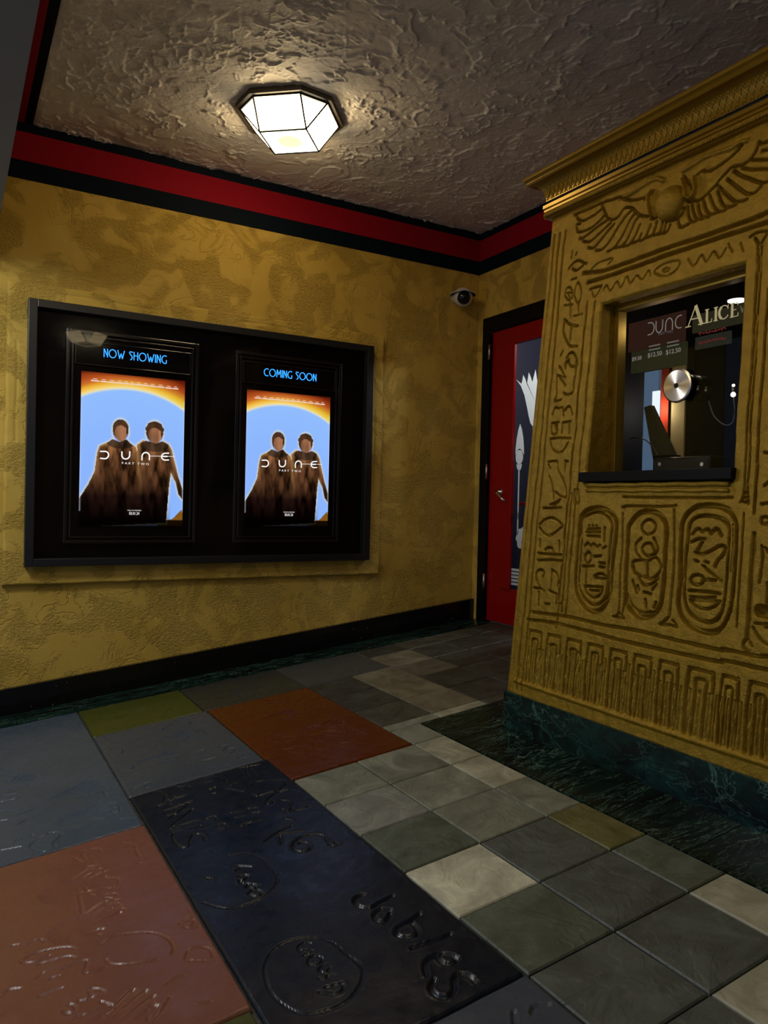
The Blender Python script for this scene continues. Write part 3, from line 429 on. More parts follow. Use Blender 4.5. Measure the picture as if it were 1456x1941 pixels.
# painted bands under the ceiling (long wall, door wall)
struct('trim_5', boxbm(-4.9,-.006,-.006,.0,2.852,CEIL+.03), M['navy_paint']); struct('trim_6', boxbm(-4.9,-.006,-.005,.0,2.695,2.852), M['red_paint']); struct('trim_7', boxbm(-4.9,-.006,-.007,.0,2.595,2.695), M['navy_paint'])
struct('trim_8', boxbm(-.006,0,-7.2,0,2.852,CEIL+.03), M['navy_paint']); struct('trim_9', boxbm(-.005,0,-7.2,0,2.695,2.852), M['red_paint']); struct('trim_10', boxbm(-.007,0,-7.2,0,2.595,2.695), M['navy_paint'])
# baseboards follow the slope
bm = bmesh.new(); prism(bm, [(-4.9,-.03,fz(-4.9)-.01),(-.001,-.03,-.01),(-.001,-.03,.147),(-4.9,-.03,fz(-4.9)+.147)], (0,.03,0)); struct('baseboard_left', bm, M['granite'])
# raised plaster surround of the poster case, edges a little uneven
def surround():
    U = np.arange(-3.203,-.8285,.006); V = np.arange(.352,2.031,.006); X, Z = np.meshgrid(U, V)
    inn = (X>-3.08)&(X<-.96)&(Z>.48)&(Z<1.91); e = np.minimum(np.minimum(X+3.203,-.8285-X), np.minimum(Z-.352,2.031-Z))
    Y = -.032+.004*fbm(X*9,Z*9,4)+.028*np.clip(1-e/.010,0,1)**2
    U2 = X+.005*fbm(Z*14,Z*3,2)*(e<.02); Z2 = Z+.004*fbm(X*14,X*3,2)*(e<.02)
    # trowel cracks
    D = np.zeros_like(X); st = dec('-3160,2005 -3080,2000 -2960,1990 -2880,1975;-2905,1985 -2700,1985 -2500,1975 -2350,1980;-3150,1700 -3145,1500 -3150,1300 -3148,1150;-1900,1975 -1700,1985 -1500,1975;-900,1500 -895,1300 -900,1000;-2400,405 -2200,420 -2000,400')
    stroke_depth(U, V, st, .012, .004, D)
    me, _ = grid_mesh('surround', np.stack([U2,Y+D,Z2],-1), keep=~(inn[:-1,:-1]&inn[1:,1:]))
    return tag(link('trim_11', me, M['gold_stucco']), kind='structure')
surround()
# ------------------------------------------------------------------ door in the back wall
door = tag(bpy.data.objects.new('door_1', None), kind='structure'); COL.objects.link(door); door.location = (0,-.65,0)
DT = 2.245
bm = bmesh.new(); box(bm,-.02,.12,-.172,-.085,-.01,DT,.003); box(bm,-.02,.12,-1.26,-1.17,-.01,DT,.003); box(bm,-.02,.12,-1.17,-.172,2.135,DT,.003); obj('frame', bm, M['black_satin'], door)
bm = bmesh.new(); LY0, LY1 = -1.165, -.178
box(bm,.005,.045,-.335,LY1,.008,2.13,.002); box(bm,.005,.045,LY0,-1.01,.008,2.13,.002); box(bm,.005,.045,-1.01,-.335,2.02,2.13,.002); box(bm,.005,.045,-1.01,-.335,.008,.26,.002)
obj('leaf', bm, M['red_lacquer'], door)
bm = bmesh.new()                                  # stepped bead round the glass
box(bm,-.012,.012,-.448,-.352,.26,2.02,.004); box(bm,.012,.03,-.352,-.335,.26,2.02); box(bm,-.012,.012,-1.01,-.905,.26,2.02,.004); box(bm,.0,.03,-.905,-.448,2.006,2.02)
obj('glazing_bead', bm, M['red_lacquer'], door)
t = NT('door_glass_etch'); t.b.inputs['Base Color'].default_value = (.82,.85,.82,1); t.b.inputs['Roughness'].default_value = .8
tr = t.node('ShaderNodeBsdfTranslucent'); tr.inputs[0].default_value = (.9,.93,.88,1); mx = t.node('ShaderNodeMixShader'); mx.inputs[0].default_value = .75; t.l(t.b.outputs[0], mx.inputs[1]); t.l(tr.outputs[0], mx.inputs[2]); t.l(mx.outputs[0], t.out.inputs[0]); M['etch'] = t.m
obj('glass_pane', boxbm(.018,.024,-1.01,-.335,.25,2.03), M['glass'], door)
# etched lotus, bud, rosette and base bars on the glass face (u: distance from the hinge side, v: height)
def dpt(u, v, h): return (.017-h, -u, v)
def etch(name, polys, h=.0012):
    bm = bmesh.new()
    for pts in polys:
        a = [bm.verts.new(dpt(u,v,h)) for u,v in pts]
        f = bm.faces.new(a)
    bmesh.ops.triangulate(bm, faces=bm.faces)
    for f in list(bm.faces):
        pass
    return obj(name, bm, M['etch'], door)
cx = .665
lot = [(cx-.035,1.405),(cx-.06,1.43),(cx-.08,1.48),(cx-.095,1.53),(cx-.13,1.63),(cx-.17,1.70),(cx-.222,1.752),(cx-.165,1.715),(cx-.157,1.735),(cx-.148,1.775),(cx-.125,1.745),(cx-.107,1.705),(cx-.098,1.745),(cx-.09,1.785),(cx-.068,1.75),(cx-.05,1.712),(cx-.035,1.755),(cx-.02,1.795)]
lot2 = [(2*cx-u,v) for u,v in lot[::-1]]; lotus = lot+[(cx,1.715)]+lot2
fan = []
for a,b in zip(lotus, lotus[1:]+lotus[:1]): fan.append([(cx,1.55),a,b])
etch('etched_lotus', fan+[[(cx-.012,.5),(cx+.012,.5),(cx+.012,1.41),(cx-.012,1.41)]]+[[(cx-.035,v),(cx+.035,v),(cx+.035,v+.014),(cx-.035,v+.014)] for v in (1.335,1.36,1.385)])
bc = .497
bud = [[(bc,1.435),(bc-.018,1.395),(bc-.034,1.33),(bc-.042,1.27),(bc-.044,1.215),(bc-.02,1.25),(bc,1.26),(bc+.02,1.25),(bc+.05,1.215),(bc+.046,1.27),(bc+.038,1.33),(bc+.02,1.395)], [(bc+.040*math.cos(a),1.20+.052*math.sin(a)) for a in np.linspace(0,2*math.pi,20)[:-1]], [(bc-.03,1.15),(bc-.022,1.12),(bc-.008,1.105),(bc+.008,1.105),(bc+.022,1.12),(bc+.03,1.15)], [(bc-.007,.66),(bc+.007,.66),(bc+.007,1.11),(bc-.007,1.11)]]
etch('etched_bud', bud)
rc = (.565,.628); ro = [[(rc[0]+r*math.cos(a), rc[1]+r*math.sin(a)) for a in np.linspace(0,2*math.pi,65)[:-1] for r in (.074+.012*abs(math.cos(4*a)),)]]
etch('etched_rosette', ro)
etch('etched_bars', [[(.40,v),(.93,v),(.93,v+.018),(.40,v+.018)] for v in (.295,.320,.345,.370,.395)])
bm = bmesh.new(); tube(bm,[(.06,-.46,.872),(.06,-.88,.872)],.012); obj('push_bar', bm, M['red_lacquer'], door, True)
bm = bmesh.new(); lathe(bm,[(.026,0),(.026,.006),(.012,.010),(.012,.03)],(.005,-.315,.955),(-1,0,0),20); tube(bm,[(-.035,-.312,.960),(-.045,-.335,.945),(-.042,-.385,.905),(-.035,-.41,.89)],[.011,.010,.009,.008]); hnd = obj('handle', bm, M['chrome'], door, True)
bm = bmesh.new(); lathe(bm,[(.0,-.012),(.014,-.008),(.014,.012),(.008,.016)],(-.036,-.41,.886),(0,-.5,-.6),12)
for z in (1.93,1.05,.24): obj('hinge', lathe(bmesh.new(),[(.009,0),(.009,.11)],(-.022,-.174,z),(0,0,1),12), M['steel'], door, True)
bm.free()
# lobby seen through the door glass
bm = bmesh.new(); box(bm,1.6,1.65,-2.2,.3,-.1,2.8); box(bm,.2,1.65,.3,.35,-.1,2.8); box(bm,.2,1.65,-2.25,-2.2,-.1,2.8); box(bm,.2,1.65,-2.2,.3,2.75,2.8); box(bm,.2,1.65,-2.2,.3,-.15,-.08)
struct('wall_lobby', bm, plain('lobby_blue', (.009,.011,.032), .6))
# ================================================================== memorial slabs with writing pressed in wet concrete
def concrete(name, a, b, rough=.34, patch=None):
    t = NT(name); v = t.coord(); n1 = t.noise(v, 3.0, 4, .6, .6); n2 = t.noise(v, 22, 4, .6); n3 = t.noise(v, 6, 4, .6)
    c = t.mix(t.ramp(n1, [(.3,0),(.7,1)]), a, b)
    if patch: c = t.mix(t.math('MULTIPLY', t.ramp(n3, [(.58,0),(.72,1)]), .5), c, patch)
    h = t.math('ADD', t.math('MULTIPLY', n3, .8), t.math('MULTIPLY', n2, .25))
    return t.set(c, t.ramp(n2, [(.3,rough-.12),(.7,rough+.02)]), 0, t.bump(h, .35, .008), None, .35)
M['c_navy'] = concrete('c_navy', (.003,.0075,.0165), (.0045,.0105,.021), .34, (.018,.024,.030))
M['c_grey'] = concrete('c_grey', (.048,.070,.098), (.060,.085,.116), .32)
M['c_grey2'] = concrete('c_grey2', (.046,.059,.076), (.060,.073,.088), .34)
M['c_brown'] = concrete('c_brown', (.185,.068,.042), (.215,.080,.050), .33, (.22,.10,.082))
M['c_orange'] = concrete('c_orange', (.092,.0205,.0030), (.110,.025,.0045), .32)
M['c_olive'] = concrete('c_olive', (.050,.060,.0095), (.062,.072,.014), .36)
M['c_dark'] = concrete('c_dark', (.026,.030,.024), (.036,.038,.031), .36)
M['c_slate'] = concrete('c_slate', (.042,.047,.047), (.055,.058,.056), .4)
M['c_steelgrey'] = concrete('c_steelgrey', (.052,.064,.086), (.066,.078,.102), .34)
def hand(cx, cy, rot, s=1.0):
    """finger and palm strokes of a hand print (x, y), fingers pointing along rot"""
    c, sn = math.cos(rot), math.sin(rot); P = lambda u, v: (cx+s*(c*u-sn*v), cy+s*(sn*u+c*v)); out = []
    for v0, v1, l in ((-.034,-.05,.062),(-.012,-.017,.082),(.012,.015,.086),(.034,.046,.074)):
        out.append([P(.045,v0), P(.045+l*.5,(v0+v1)/2), P(.045+l,v1)])
    out.append([P(-.005,-.045), P(.03,-.08)])
    return out, [[P(-.03,-.012), P(.02,-.004), P(.02,.006), P(-.03,.012)]]
HANDS = dict(greyleft=[(-3.02,-1.42,.6,1.),(-3.02,-1.67,.5,1.),(-3.22,-1.15,.8,.9)], brown=[(-3.13,-2.17,.45,.95),(-3.13,-2.40,.4,.95),(-3.14,-2.87,.5,1.)], orange=[(-2.02,-1.12,.3,.9),(-1.93,-1.42,.2,1.)], grey=[(-2.66,-1.28,.4,.9),(-2.52,-1.05,.3,.8)], olive=[(-2.62,-.50,.2,.8)], darkgreen=[(-2.1,-.56,.3,.8)])
STR = {}
for reg, w_, d_, s_ in FLOOR: STR.setdefault(reg, []).append((w_, d_, dec(s_)))
def slab(reg, x0, x1, y0, y1, mat, label):
    g = .0025; st = .004
    U = np.linspace(x0+g, x1-g, int((x1-x0)/st)); V = np.linspace(y0+g, y1-g, int((y1-y0)/st)); X, Y = np.meshgrid(U, V)
    D = np.zeros_like(X)
    for w_, d_, ss in STR.get(reg, []):
        stroke_depth(U, V, ss, max(w_*.55,.0065), d_*.95, D)
    for hx, hy, r, s in HANDS.get(reg, []):
        f, p = hand(hx, hy, r, s); stroke_depth(U, V, f, .019*s, .0045, D); stroke_depth(U, V, p, .085*s, .0035, D)
    lip = np.zeros_like(D)
    for sh in (2, -2):
        lip = np.maximum(lip, np.roll(D, sh, 0)); lip = np.maximum(lip, np.roll(D, sh, 1))
    h = .003-D+.13*np.clip(lip-D,0,.006)*(D<.0008)+.0018*fbm(X*7,Y*7,3)
    e = np.minimum(np.minimum(X-x0, x1-X), np.minimum(Y-y0, y1-Y)); h = h-.010*np.clip(1-(e-.002)/.006,0,1)**1.5+.0015*fbm(X*40,Y*40,2)*(e<.02)
    me, _ = grid_mesh('memorial_slab', np.stack([X,Y,fz(X)+h],-1))
    o = link('memorial_slab', me, mat); return tag(o, label, 'slab', 'memorial slabs with writing and hand prints')
slab('greyleft', -3.405,-2.833,-1.878,-.254, M['c_grey'], 'large blue-grey concrete slab with a heart and hand prints pressed into it')
slab('brown', -3.405,-2.830,-3.000,-1.878, M['c_brown'], 'reddish brown concrete slab with shallow scratched script at bottom left')
slab('greencorner', -3.405,-2.836,-3.65,-3.000, M['c_olive'], 'green slab whose corner shows below the reddish brown slab')
slab('olive', -2.833,-2.280,-.757,-.254, M['c_olive'], 'olive green slab against the marble strip under the poster case')
slab('grey', -2.833,-2.268,-1.600,-.757, M['c_grey2'], 'grey slab with signatures between the olive and the dark navy slab')
slab('navy', -2.830,-2.254,-3.278,-1.600, M['c_navy'], 'long dark navy slab with two round stamped patches and large carved letters')
slab('greybottom', -2.836,-2.254,-3.95,-3.278, M['c_steelgrey'], 'steel grey slab at the near end of the dark navy slab')
slab('darkgreen', -2.280,-1.692,-.755,-.254, M['c_dark'], 'blackish green slab beside the olive one along the wall')
slab('orange', -2.266,-1.690,-1.873,-.755, M['c_orange'], 'rust orange slab with shoe and hand prints')
slab('slate', -1.692,-1.135,-.745,-.256, M['c_slate'], 'dark grey slab with faint scratches behind the rust orange one')
# ================================================================== poster case
pc = thing('poster_case', (-2.02,-.03,.46), 'wide black framed poster case with two lit posters on the gold wall', 'display case')
FX0, FX1, FZ0, FZ1 = -3.098, -.941, .460, 1.931
IX0, IX1, IZ0, IZ1 = -3.052, -.990, .503, 1.887
def ring_box(bm, x0,x1,z0,z1, w, ya, yb, bev=.002):
    box(bm,x0,x0+w,ya,yb,z0,z1,bev); box(bm,x1-w,x1,ya,yb,z0,z1,bev); box(bm,x0+w,x1-w,ya,yb,z1-w,z1,bev); box(bm,x0+w,x1-w,ya,yb,z0,z0+w,bev)
bm = bmesh.new(); box(bm,FX0,IX0,-.085,-.02,FZ0,FZ1,.003); box(bm,IX1,FX1,-.085,-.02,FZ0,FZ1,.003); box(bm,IX0,IX1,-.085,-.02,IZ1,FZ1,.003); box(bm,IX0,IX1,-.085,-.02,FZ0,IZ0,.003)
obj('frame', bm, plain('frame_black', (.008,.009,.012), .38), pc)
obj('back_panel', boxbm(IX0-.002,IX1+.002,-.034,-.028,IZ0-.002,IZ1+.002), M['black_gloss'], pc)
obj('glass_pane', boxbm(IX0,IX1,-.076,-.072,IZ0,IZ1), pane('case_glass'), pc)
def wpt(u, v, h): return (u, -h, v)
GL = dict(N=(.42,[[(0,0),(0,1)],[(0,1),(.42,.12)],[(.42,0),(.42,1)]]), O=(.86,[[(.43+.43*math.cos(a),.5+.5*math.sin(a)) for a in np.linspace(0,2*math.pi,25)]]),
 W=(.82,[[(0,1),(.24,0),(.41,.62),(.58,0),(.82,1)]]), S=(.40,[[(.40,.93),(.28,1),(.10,.98),(.03,.84),(.14,.66),(.30,.5),(.36,.28),(.28,.05),(.16,0)]]),
 H=(.46,[[(0,0),(0,1)],[(.46,0),(.46,1)],[(0,.55),(.46,.55)]]), I=(0.02,[[(.01,0),(.01,1)]]), G=(.60,[[(.60,.92),(.44,1),(.2,.92),(.03,.68),(.03,.32),(.2,.08),(.42,0),(.60,.06)],[(.60,.06),(.60,.42)]]),
 C=(.60,[[(.60,.93),(.44,1),(.2,.92),(.03,.68),(.03,.32),(.2,.08),(.42,0),(.60,.06)]]), M=(.62,[[(0,0),(.07,1),(.31,.35),(.55,1),(.62,0)]]))
GL['O'] = (.86, [GL['O'][1][0]])
def lettering(body, x0, x1, zc, h, parent, gap=.20):
    wsum = sum((GL[c][0]+gap) if c != ' ' else .42 for c in body)-gap; k = (x1-x0)/wsum; bm = bmesh.new(); u = 0
    for c in body:
        if c == ' ': obj('lettering', bm, M['neon_blue'], parent); bm = bmesh.new(); u += .42; continue
        wd, ss = GL[c]
        ribbon(bm, [[(x0+k*(u+a), zc-h/2+h*b) for a,b in s] for s in ss], .0044, lambda a,b,q: (a,-.046-q,b), .003, 3 if c in 'OSGC' else 0); u += wd+gap
    obj('lettering', bm, M['neon_blue'], parent)
def mount(x0, x1, z0, z1, hz0, hz1, body, bx0, bx1):
    f = bmesh.new(); ring_box(f,x0,x1,z0,z1,.020,-.058,-.034,.004); ring_box(f,x0+.030,x1-.030,z0+.03,z1-.028,.012,-.050,-.034,.003)
    fr = obj('poster_frame', f, plain('frame_lacquer', (.006,.006,.007), .16), pc)
    hb = obj('header_box', box(bmesh.new(), x0+.048, x1-.048, -.046, -.034, hz0, hz1, .003), M['black_gloss'], pc)
    hf = bmesh.new(); ring_box(hf, x0+.046, x1-.046, hz0-.004, hz1+.004, .007, -.054, -.036, .002); obj('header_trim', hf, plain('header_black', (.008,.008,.008), .12), hb)
    lettering(body, bx0, bx1, (hz0+hz1)/2+.012, .046, hb)
    return fr
mount(-2.900,-2.146,.585,1.800,1.607,1.735,'NOW SHOWING',-2.697,-2.342)
mount(-1.912,-1.170,.585,1.790,1.600,1.728,'COMING SOON',-1.722,-1.358)
# ---- the two lit posters: a plain stand-in image in the same colours, with the printed words
def pip(X, Y, pts):
    r = np.zeros(X.shape, bool); n = len(pts)
    for i in range(n):
        (ax,ay),(bx,by) = pts[i], pts[(i+1)%n]
        c = ((ay>Y) != (by>Y)) & (X < (bx-ax)*(Y-ay)/((by-ay) or 1e-9)+ax); r ^= c
    return r
def pdist(X, Y, pts):
    D = np.full(X.shape, 9.)
    for (ax,ay),(bx,by) in zip(pts, pts[1:]+pts[:1]):
        t = np.clip(((X-ax)*(bx-ax)+(Y-ay)*(by-ay))/((bx-ax)**2+(by-ay)**2+1e-12),0,1); D = np.minimum(D, np.hypot(X-ax-t*(bx-ax), Y-ay-t*(by-ay)))
    return D
AS = .668
def q(x, y):
    u = (x-175)/990; return (u*AS, (y-(325+.086*(x-175)))/(1500-.036*(x-175)))
def art():
    nu, nv = 190, 280; mask = [None]; X, Y = np.meshgrid(np.linspace(0,AS,nu), np.linspace(0,1,nv))
    L = lambda *c: np.array(srgb(*c))
    r = np.hypot(X-.30, Y-.745)-.662; C = np.zeros(X.shape+(3,))
    stops = [(-9,L(140,182,255)),(-.35,L(140,182,255)),(-.02,L(146,190,255)),(-.004,L(225,225,190)),(.004,L(250,215,120)),(.03,L(238,178,50)),(.055,L(205,110,45)),(.085,L(178,78,30)),(.14,L(110,30,10))]
    for k in range(3): C[...,k] = np.interp(r, [s[0] for s in stops], [s[1][k] for s in stops])
    yel = np.clip((X-.42)/.25,0,1)*np.clip((r+.003)/.01,0,1)*np.clip(1-r/.09,0,1); C += (L(215,205,40)-C)*(yel*.6)[...,None]
    # dune at the right edge
    du = (Y > .955-.35*np.clip(X-.52,0,1)-.02*np.sin(X*40)) & (X>.5); C[du] = L(130,85,25)
    def fig(body, head, top, curl):
        D = pdist(X,Y,body); ins = pip(X,Y,body)
        hx, hy, ha, hb = head; ang = np.arctan2(Y-hy,X-hx); hair = np.hypot((X-hx)/(ha*(1+curl*.06*np.sin(ang*11)+curl*.08)),(Y-hy+.018)/(hb*.86))<1
        base_h = np.hypot((X-hx)/ha,(Y-hy+.004)/hb)<1
        fa = np.hypot((X-hx-.003)/(ha*.76),(Y-hy-.012)/(hb*.90))<1
        hd = np.maximum(np.minimum(np.hypot((X-hx)/ha,(Y-hy+.01)/hb),np.hypot((X-hx)/ha,(Y-hy-.01)/hb))-1,0)*ha
        dd = np.where(ins|hair|fa|base_h, 0, np.minimum(D,hd)); glow = np.exp(-(dd/.009)**2)*.7
        if mask[0] is None: mask[0] = np.zeros(X.shape, bool)
        C[...] = C+(L(228,220,175)-C)*(glow*(dd>0)*(~mask[0]))[...,None]; mask[0] |= (dd <= 0)
        sh = np.clip((Y-top+.03)/.36,0,1)**.8; fold = .5+fbm(X*34+hx*50,Y*10,4)*1.6
        base = L(126,82,50)*(1-sh)[...,None]+L(24,11,9)*sh[...,None]; base = base*np.clip(.35+1.1*fold,.12,2.0)[...,None]
        rim = np.exp(-(D/.012)**2)*(1-sh)*.55; base = base+(L(196,150,90)-base)*rim[...,None]
        C[base_h&~ins] = (L(58,38,24)*(1+.8*fold)[...,None])[base_h&~ins]; C[ins] = base[ins]; side = np.clip(.75+(X-hx)*9,.35,1.25)
        C[fa] = (L(172,118,84)*(side*(.75+.4*fold))[...,None])[fa]
        top_ = hair & ((Y<hy-.026-.010*np.cos((X-hx)*70))|((np.abs(X-hx)>ha*.72)&(Y<hy+.02))); C[top_] = (L(58,38,24)*(1+.8*fold)[...,None])[top_]
        col_ = ins & (np.hypot((X-hx)/(ha*1.7),(Y-hy-hb*1.25)/(hb*.55))<1) & (Y>hy+hb*.7); C[col_] = (L(62,44,30)*(.5+1.0*fold)[...,None])[col_]
    fig([q(*a) for a in ((700,1045),(760,1000),(830,1015),(890,1035),(950,1010),(1010,1040),(1045,1100),(1070,1200),(1110,1350),(1160,1500),(1160,1600),(1120,1550),(1090,1430),(1040,1330),(1025,1450),(1000,1830),(735,1830),(745,1480),(710,1130))], (q(872,930)[0],q(872,930)[1],.056,.070), .47, 1)
    fig([q(*a) for a in ((470,985),(430,1015),(350,1050),(330,1120),(310,1300),(250,1430),(172,1560),(172,1830),(770,1830),(752,1600),(745,1480),(730,1300),(712,1130),(690,1065),(640,1030),(600,990),(540,1015))], (q(545,905)[0],q(545,905)[1],.050,.066), .47, 0)
    fade = np.clip((Y-.80)/.15,0,1)*(1-np.clip((X-.54)/.05,0,1)*(Y<.955)); C *= (1-.97*fade)[...,None]
    C *= np.clip((1.0-Y)/.02,0,1)[...,None]**.5
    edge = np.minimum(X,AS-X); gl = np.exp(-(edge/.006)**2)*.35*(Y>.14)*(Y<.9); C += (L(215,222,232)-C)*gl[...,None]
    C *= (1-.45*np.exp(-(Y/.012)**2))[...,None]
    return C
ART = art()
t = NT('backlit_print'); at = t.node('ShaderNodeAttribute', attribute_name='ink'); e = t.node('ShaderNodeEmission'); t.l(at.outputs['Color'], e.inputs[0]); e.inputs[1].default_value = 1.0; t.l(e.outputs[0], t.out.inputs[0]); M['print'] = t.m
def poster(x0, x1, z0, z1, label):
    nv, nu = ART.shape[:2]; X, Z = np.meshgrid(np.linspace(x0,x1,nu), np.linspace(z0,z1,nv)); col = ART[::-1]
    P = np.stack([X, np.full_like(X,-.042), Z], -1); me, _ = grid_mesh('movie_poster', P, smooth=False)
    ca = me.color_attributes.new('ink','FLOAT_COLOR','POINT'); ca.data.foreach_set('color', np.concatenate([col, np.ones(col.shape[:2]+(1,))],-1).astype(np.float32).ravel())
    root = thing('movie_poster', ((x0+x1)/2,-.038,z0), label, 'poster', 'lit film posters in the case')
    o = link('print', me, M['print'], root)
    obj('backing_sheet', boxbm(x0,x1,-.0415,-.0385,z0,z1), M['black_satin'], root)
    H = z1-z0; W = x1-x0
    fn = lambda u, v, h: (x0+u/AS*W, -.0425-h, z1-v*H)
    Q = lambda pts: [q(*p) for p in pts]
    arc = lambda cx, cy, rx, ry, a0, a1: [(cx+rx*math.cos(a), cy+ry*math.sin(a)) for a in np.linspace(a0,a1,13)]
    D_ = [(360,1105),(400,1105)]+arc(400,1141,36,36,-math.pi/2,math.pi/2)+[(400,1177),(360,1172)]
    U_ = [(560,1110),(560,1145)]+arc(597,1145,37,38,math.pi,0)+[(634,1110)]
    N_ = [(752,1196),(752,1160)]+arc(788,1160,36,38,math.pi,2*math.pi)+[(824,1196)]
    E_ = [(1015,1132),(980,1132)]+arc(980,1166,36,34,-math.pi/2,-3*math.pi/2)+[(980,1200),(1015,1200)]
    for l_ in (D_, U_, N_): bm = bmesh.new(); ribbon(bm, [Q(l_)], .0085, fn, .0006, 0); obj('title_letter', bm, M['white_print'], root)
    bm = bmesh.new(); ribbon(bm, [Q(E_)], .0085, fn, .0006, 0)
    ribbon(bm, [Q([(830,1157),(940,1160)]), Q([(940,1160),(1075,1167)])], .003, fn, .0006, 0); ribbon(bm, [Q([(955,1163),(1000,1164)])], .009, fn, .0006, 0)
    tt = obj('title_letter', bm, M['white_print'], root)
    def tx(body, x, y, size, sx=1.0):
        cu, cv = q(x, y); return text_mesh('lettering', body, size, lambda a, b, c: fn(cu+a*sx, cv-b, c*.3+.0003), M['white_print'], root)
    tx('P A R T   T W O', 690, 1240, .020, 1.25); tx('03.01.24', 688, 1735, .027, .72); tx('ONLY IN THEATERS', 688, 1697, .010, 1.0)
    bm = bmesh.new()
    for cx_, cy_, w_ in ((300,420,70),(380,426,56),(456,433,72),(528,437,50),(588,443,50),(645,447,38),(708,452,62),(775,458,52),(842,465,60),(920,473,70),(1002,482,62),(1070,488,50)):
        u0, v0 = q(cx_, cy_); u1 = u0+w_/990*AS
        ribbon(bm, [[(u0-w_/990*AS/2,v0),(u0+w_/990*AS/2,v0)]], .0085, fn, .0004, 0); ribbon(bm, [[(u0-w_/990*AS/4,v0-.0125),(u0+w_/990*AS/4,v0-.0125)]], .004, fn, .0004, 0)
    obj('billing_line', bm, emit('billing_ink', (.95,.72,.60), .9), root)
poster(-2.817,-2.226,.683,1.568,'backlit film poster under the blue NOW SHOWING sign')
poster(-1.832,-1.247,.688,1.556,'backlit film poster under the blue COMING SOON sign')
# ================================================================== ceiling lamps
def lamp(cx, cy, th, strength, label, warm=(1.0,.76,.42), drop=0):
    a, w_, b, zb, zt = .124, .122, .233, 2.751-drop, 2.875-drop
    c, s = math.cos(th), math.sin(th); P = lambda x, y, z: Vector((cx+c*x-s*y, cy+s*x+c*y, z))
    root = thing('ceiling_lamp', (cx,cy,2.9), label, 'ceiling light', 'faceted ceiling lamps')
    t = NT('lamp_glass'); e = t.node('ShaderNodeEmission'); e.inputs[0].default_value = (*warm,1); e.inputs[1].default_value = strength
    t.l(e.outputs[0], t.out.inputs[0]); mat = t.m; came = M['black_satin']
    sq = [(-a,-a),(a,-a),(a,a),(-a,a)]; oc = [(-w_,-b),(w_,-b),(b,-w_),(b,w_),(w_,b),(-w_,b),(-b,w_),(-b,-w_)]
    B = [P(x,y,zb) for x,y in sq]; T = [P(x,y,zt) for x,y in oc]
    faces = [B[::-1]]
    for k in range(4): faces += [[B[k],B[(k+1)%4],T[2*k+1],T[2*k]], [B[(k+1)%4],T[(2*k+2)%8],T[2*k+1]]]
    t = NT('lamp_glass_foot'); v = t.coord('Generated'); ds = t.node('ShaderNodeVectorMath', operation='DISTANCE'); ds.inputs[1].default_value = (.5,.5,.5); t.l(v, ds.inputs[0])
    e = t.node('ShaderNodeEmission'); e.inputs[0].default_value = (1.0,.83,.52,1); t.l(t.math('MULTIPLY', t.ramp(ds.outputs['Value'], [(.02,.078),(.17,.085),(.42,.75)]), strength*.9), e.inputs[1]); t.l(e.outputs[0], t.out.inputs[0]); foot = t.m
    t = NT('lamp_glass_corner'); v = t.coord('Generated'); sp = t.node('ShaderNodeSeparateXYZ'); t.l(v, sp.inputs[0]); e = t.node('ShaderNodeEmission'); e.inputs[0].default_value = (1.0,.84,.55,1)
    t.l(t.math('MULTIPLY', t.ramp(sp.outputs[2], [(.35,1),(.95,.085)]), strength), e.inputs[1]); t.l(e.outputs[0], t.out.inputs[0]); corner = t.m
    for i_, f in enumerate(faces):
        bm = bmesh.new(); ct = sum(f,Vector())/len(f); poly(bm, [p+(ct-p).normalized()*.003 for p in f]); obj('glass_panel', bm, foot if i_ == 0 else (corner if len(f) == 3 else mat), root)
    bm = bmesh.new(); es = [(B[k],B[(k+1)%4]) for k in range(4)]+[(T[k],T[(k+1)%8]) for k in range(8)]
    for k in range(4): es += [(B[k],T[2*k]),(B[k],T[(2*k-1)%8])]
    for p_, q_ in es: tube(bm, [p_,q_], .0048, 6)
    obj('leading', bm, came, root)
    bm = bmesh.new(); o2 = [P(x*1.10,y*1.10,zt+.002) for x,y in oc]; prism(bm, o2, (0,0,.03)); obj('base_plate', bm, plain('bronze', (.05,.04,.03), .4), root)
    if drop: obj('stem', tube(bmesh.new(), [P(0,0,zt+.02),P(0,0,2.9)], .012), came, root, True)
lamp(-1.925,-.892,-.696,LAMP_STRENGTH,'lit faceted octagonal glass lamp on the plaster ceiling above the poster case')
lamp(-2.95,-3.15,-.696,INNER_FILL_STRENGTH,'added unseen fill lamp in faceted glass above the dark navy slab')
lamp(-2.0,-5.6,-.696,LAMP4_STRENGTH,'lit faceted ceiling lamp behind the viewer')
lamp(-4.15,-1.25,-.696,STREET_FILL_STRENGTH,'added unseen fill lamp on a stem under the soffit on the street side',(.84,.92,1.0),.62)
# ================================================================== dome camera
dc = thing('security_camera', (-.208,0,2.38), 'small white dome camera with a black visor in the wall corner', 'security camera')
C0 = Vector((-.208,-.085,2.380)); vd = Vector((-.42,-.80,-.32)).normalized()
obj('mount', lathe(bmesh.new(),[(.05,0),(.05,.03),(.045,.05)],(-.208,0,2.392),(0,-1,0),28), M['white_plastic'], dc, True)
bm = bmesh.new(); bmesh.ops.create_uvsphere(bm, u_segments=32, v_segments=20, radius=.070)
for v_ in bm.verts: v_.co = C0+v_.co
obj('housing', bm, M['white_plastic'], dc, True)
bm = bmesh.new(); bmesh.ops.create_uvsphere(bm, u_segments=32, v_segments=20, radius=.056)
for v_ in bm.verts: v_.co = C0+vd*.022+v_.co
obj('dome', bm, M['dome_black'], dc, True)
bm = bmesh.new(); hx = Vector((vd.x,vd.y,0)).normalized(); sx_ = Vector((-hx.y,hx.x,0)); top, bot = [], []
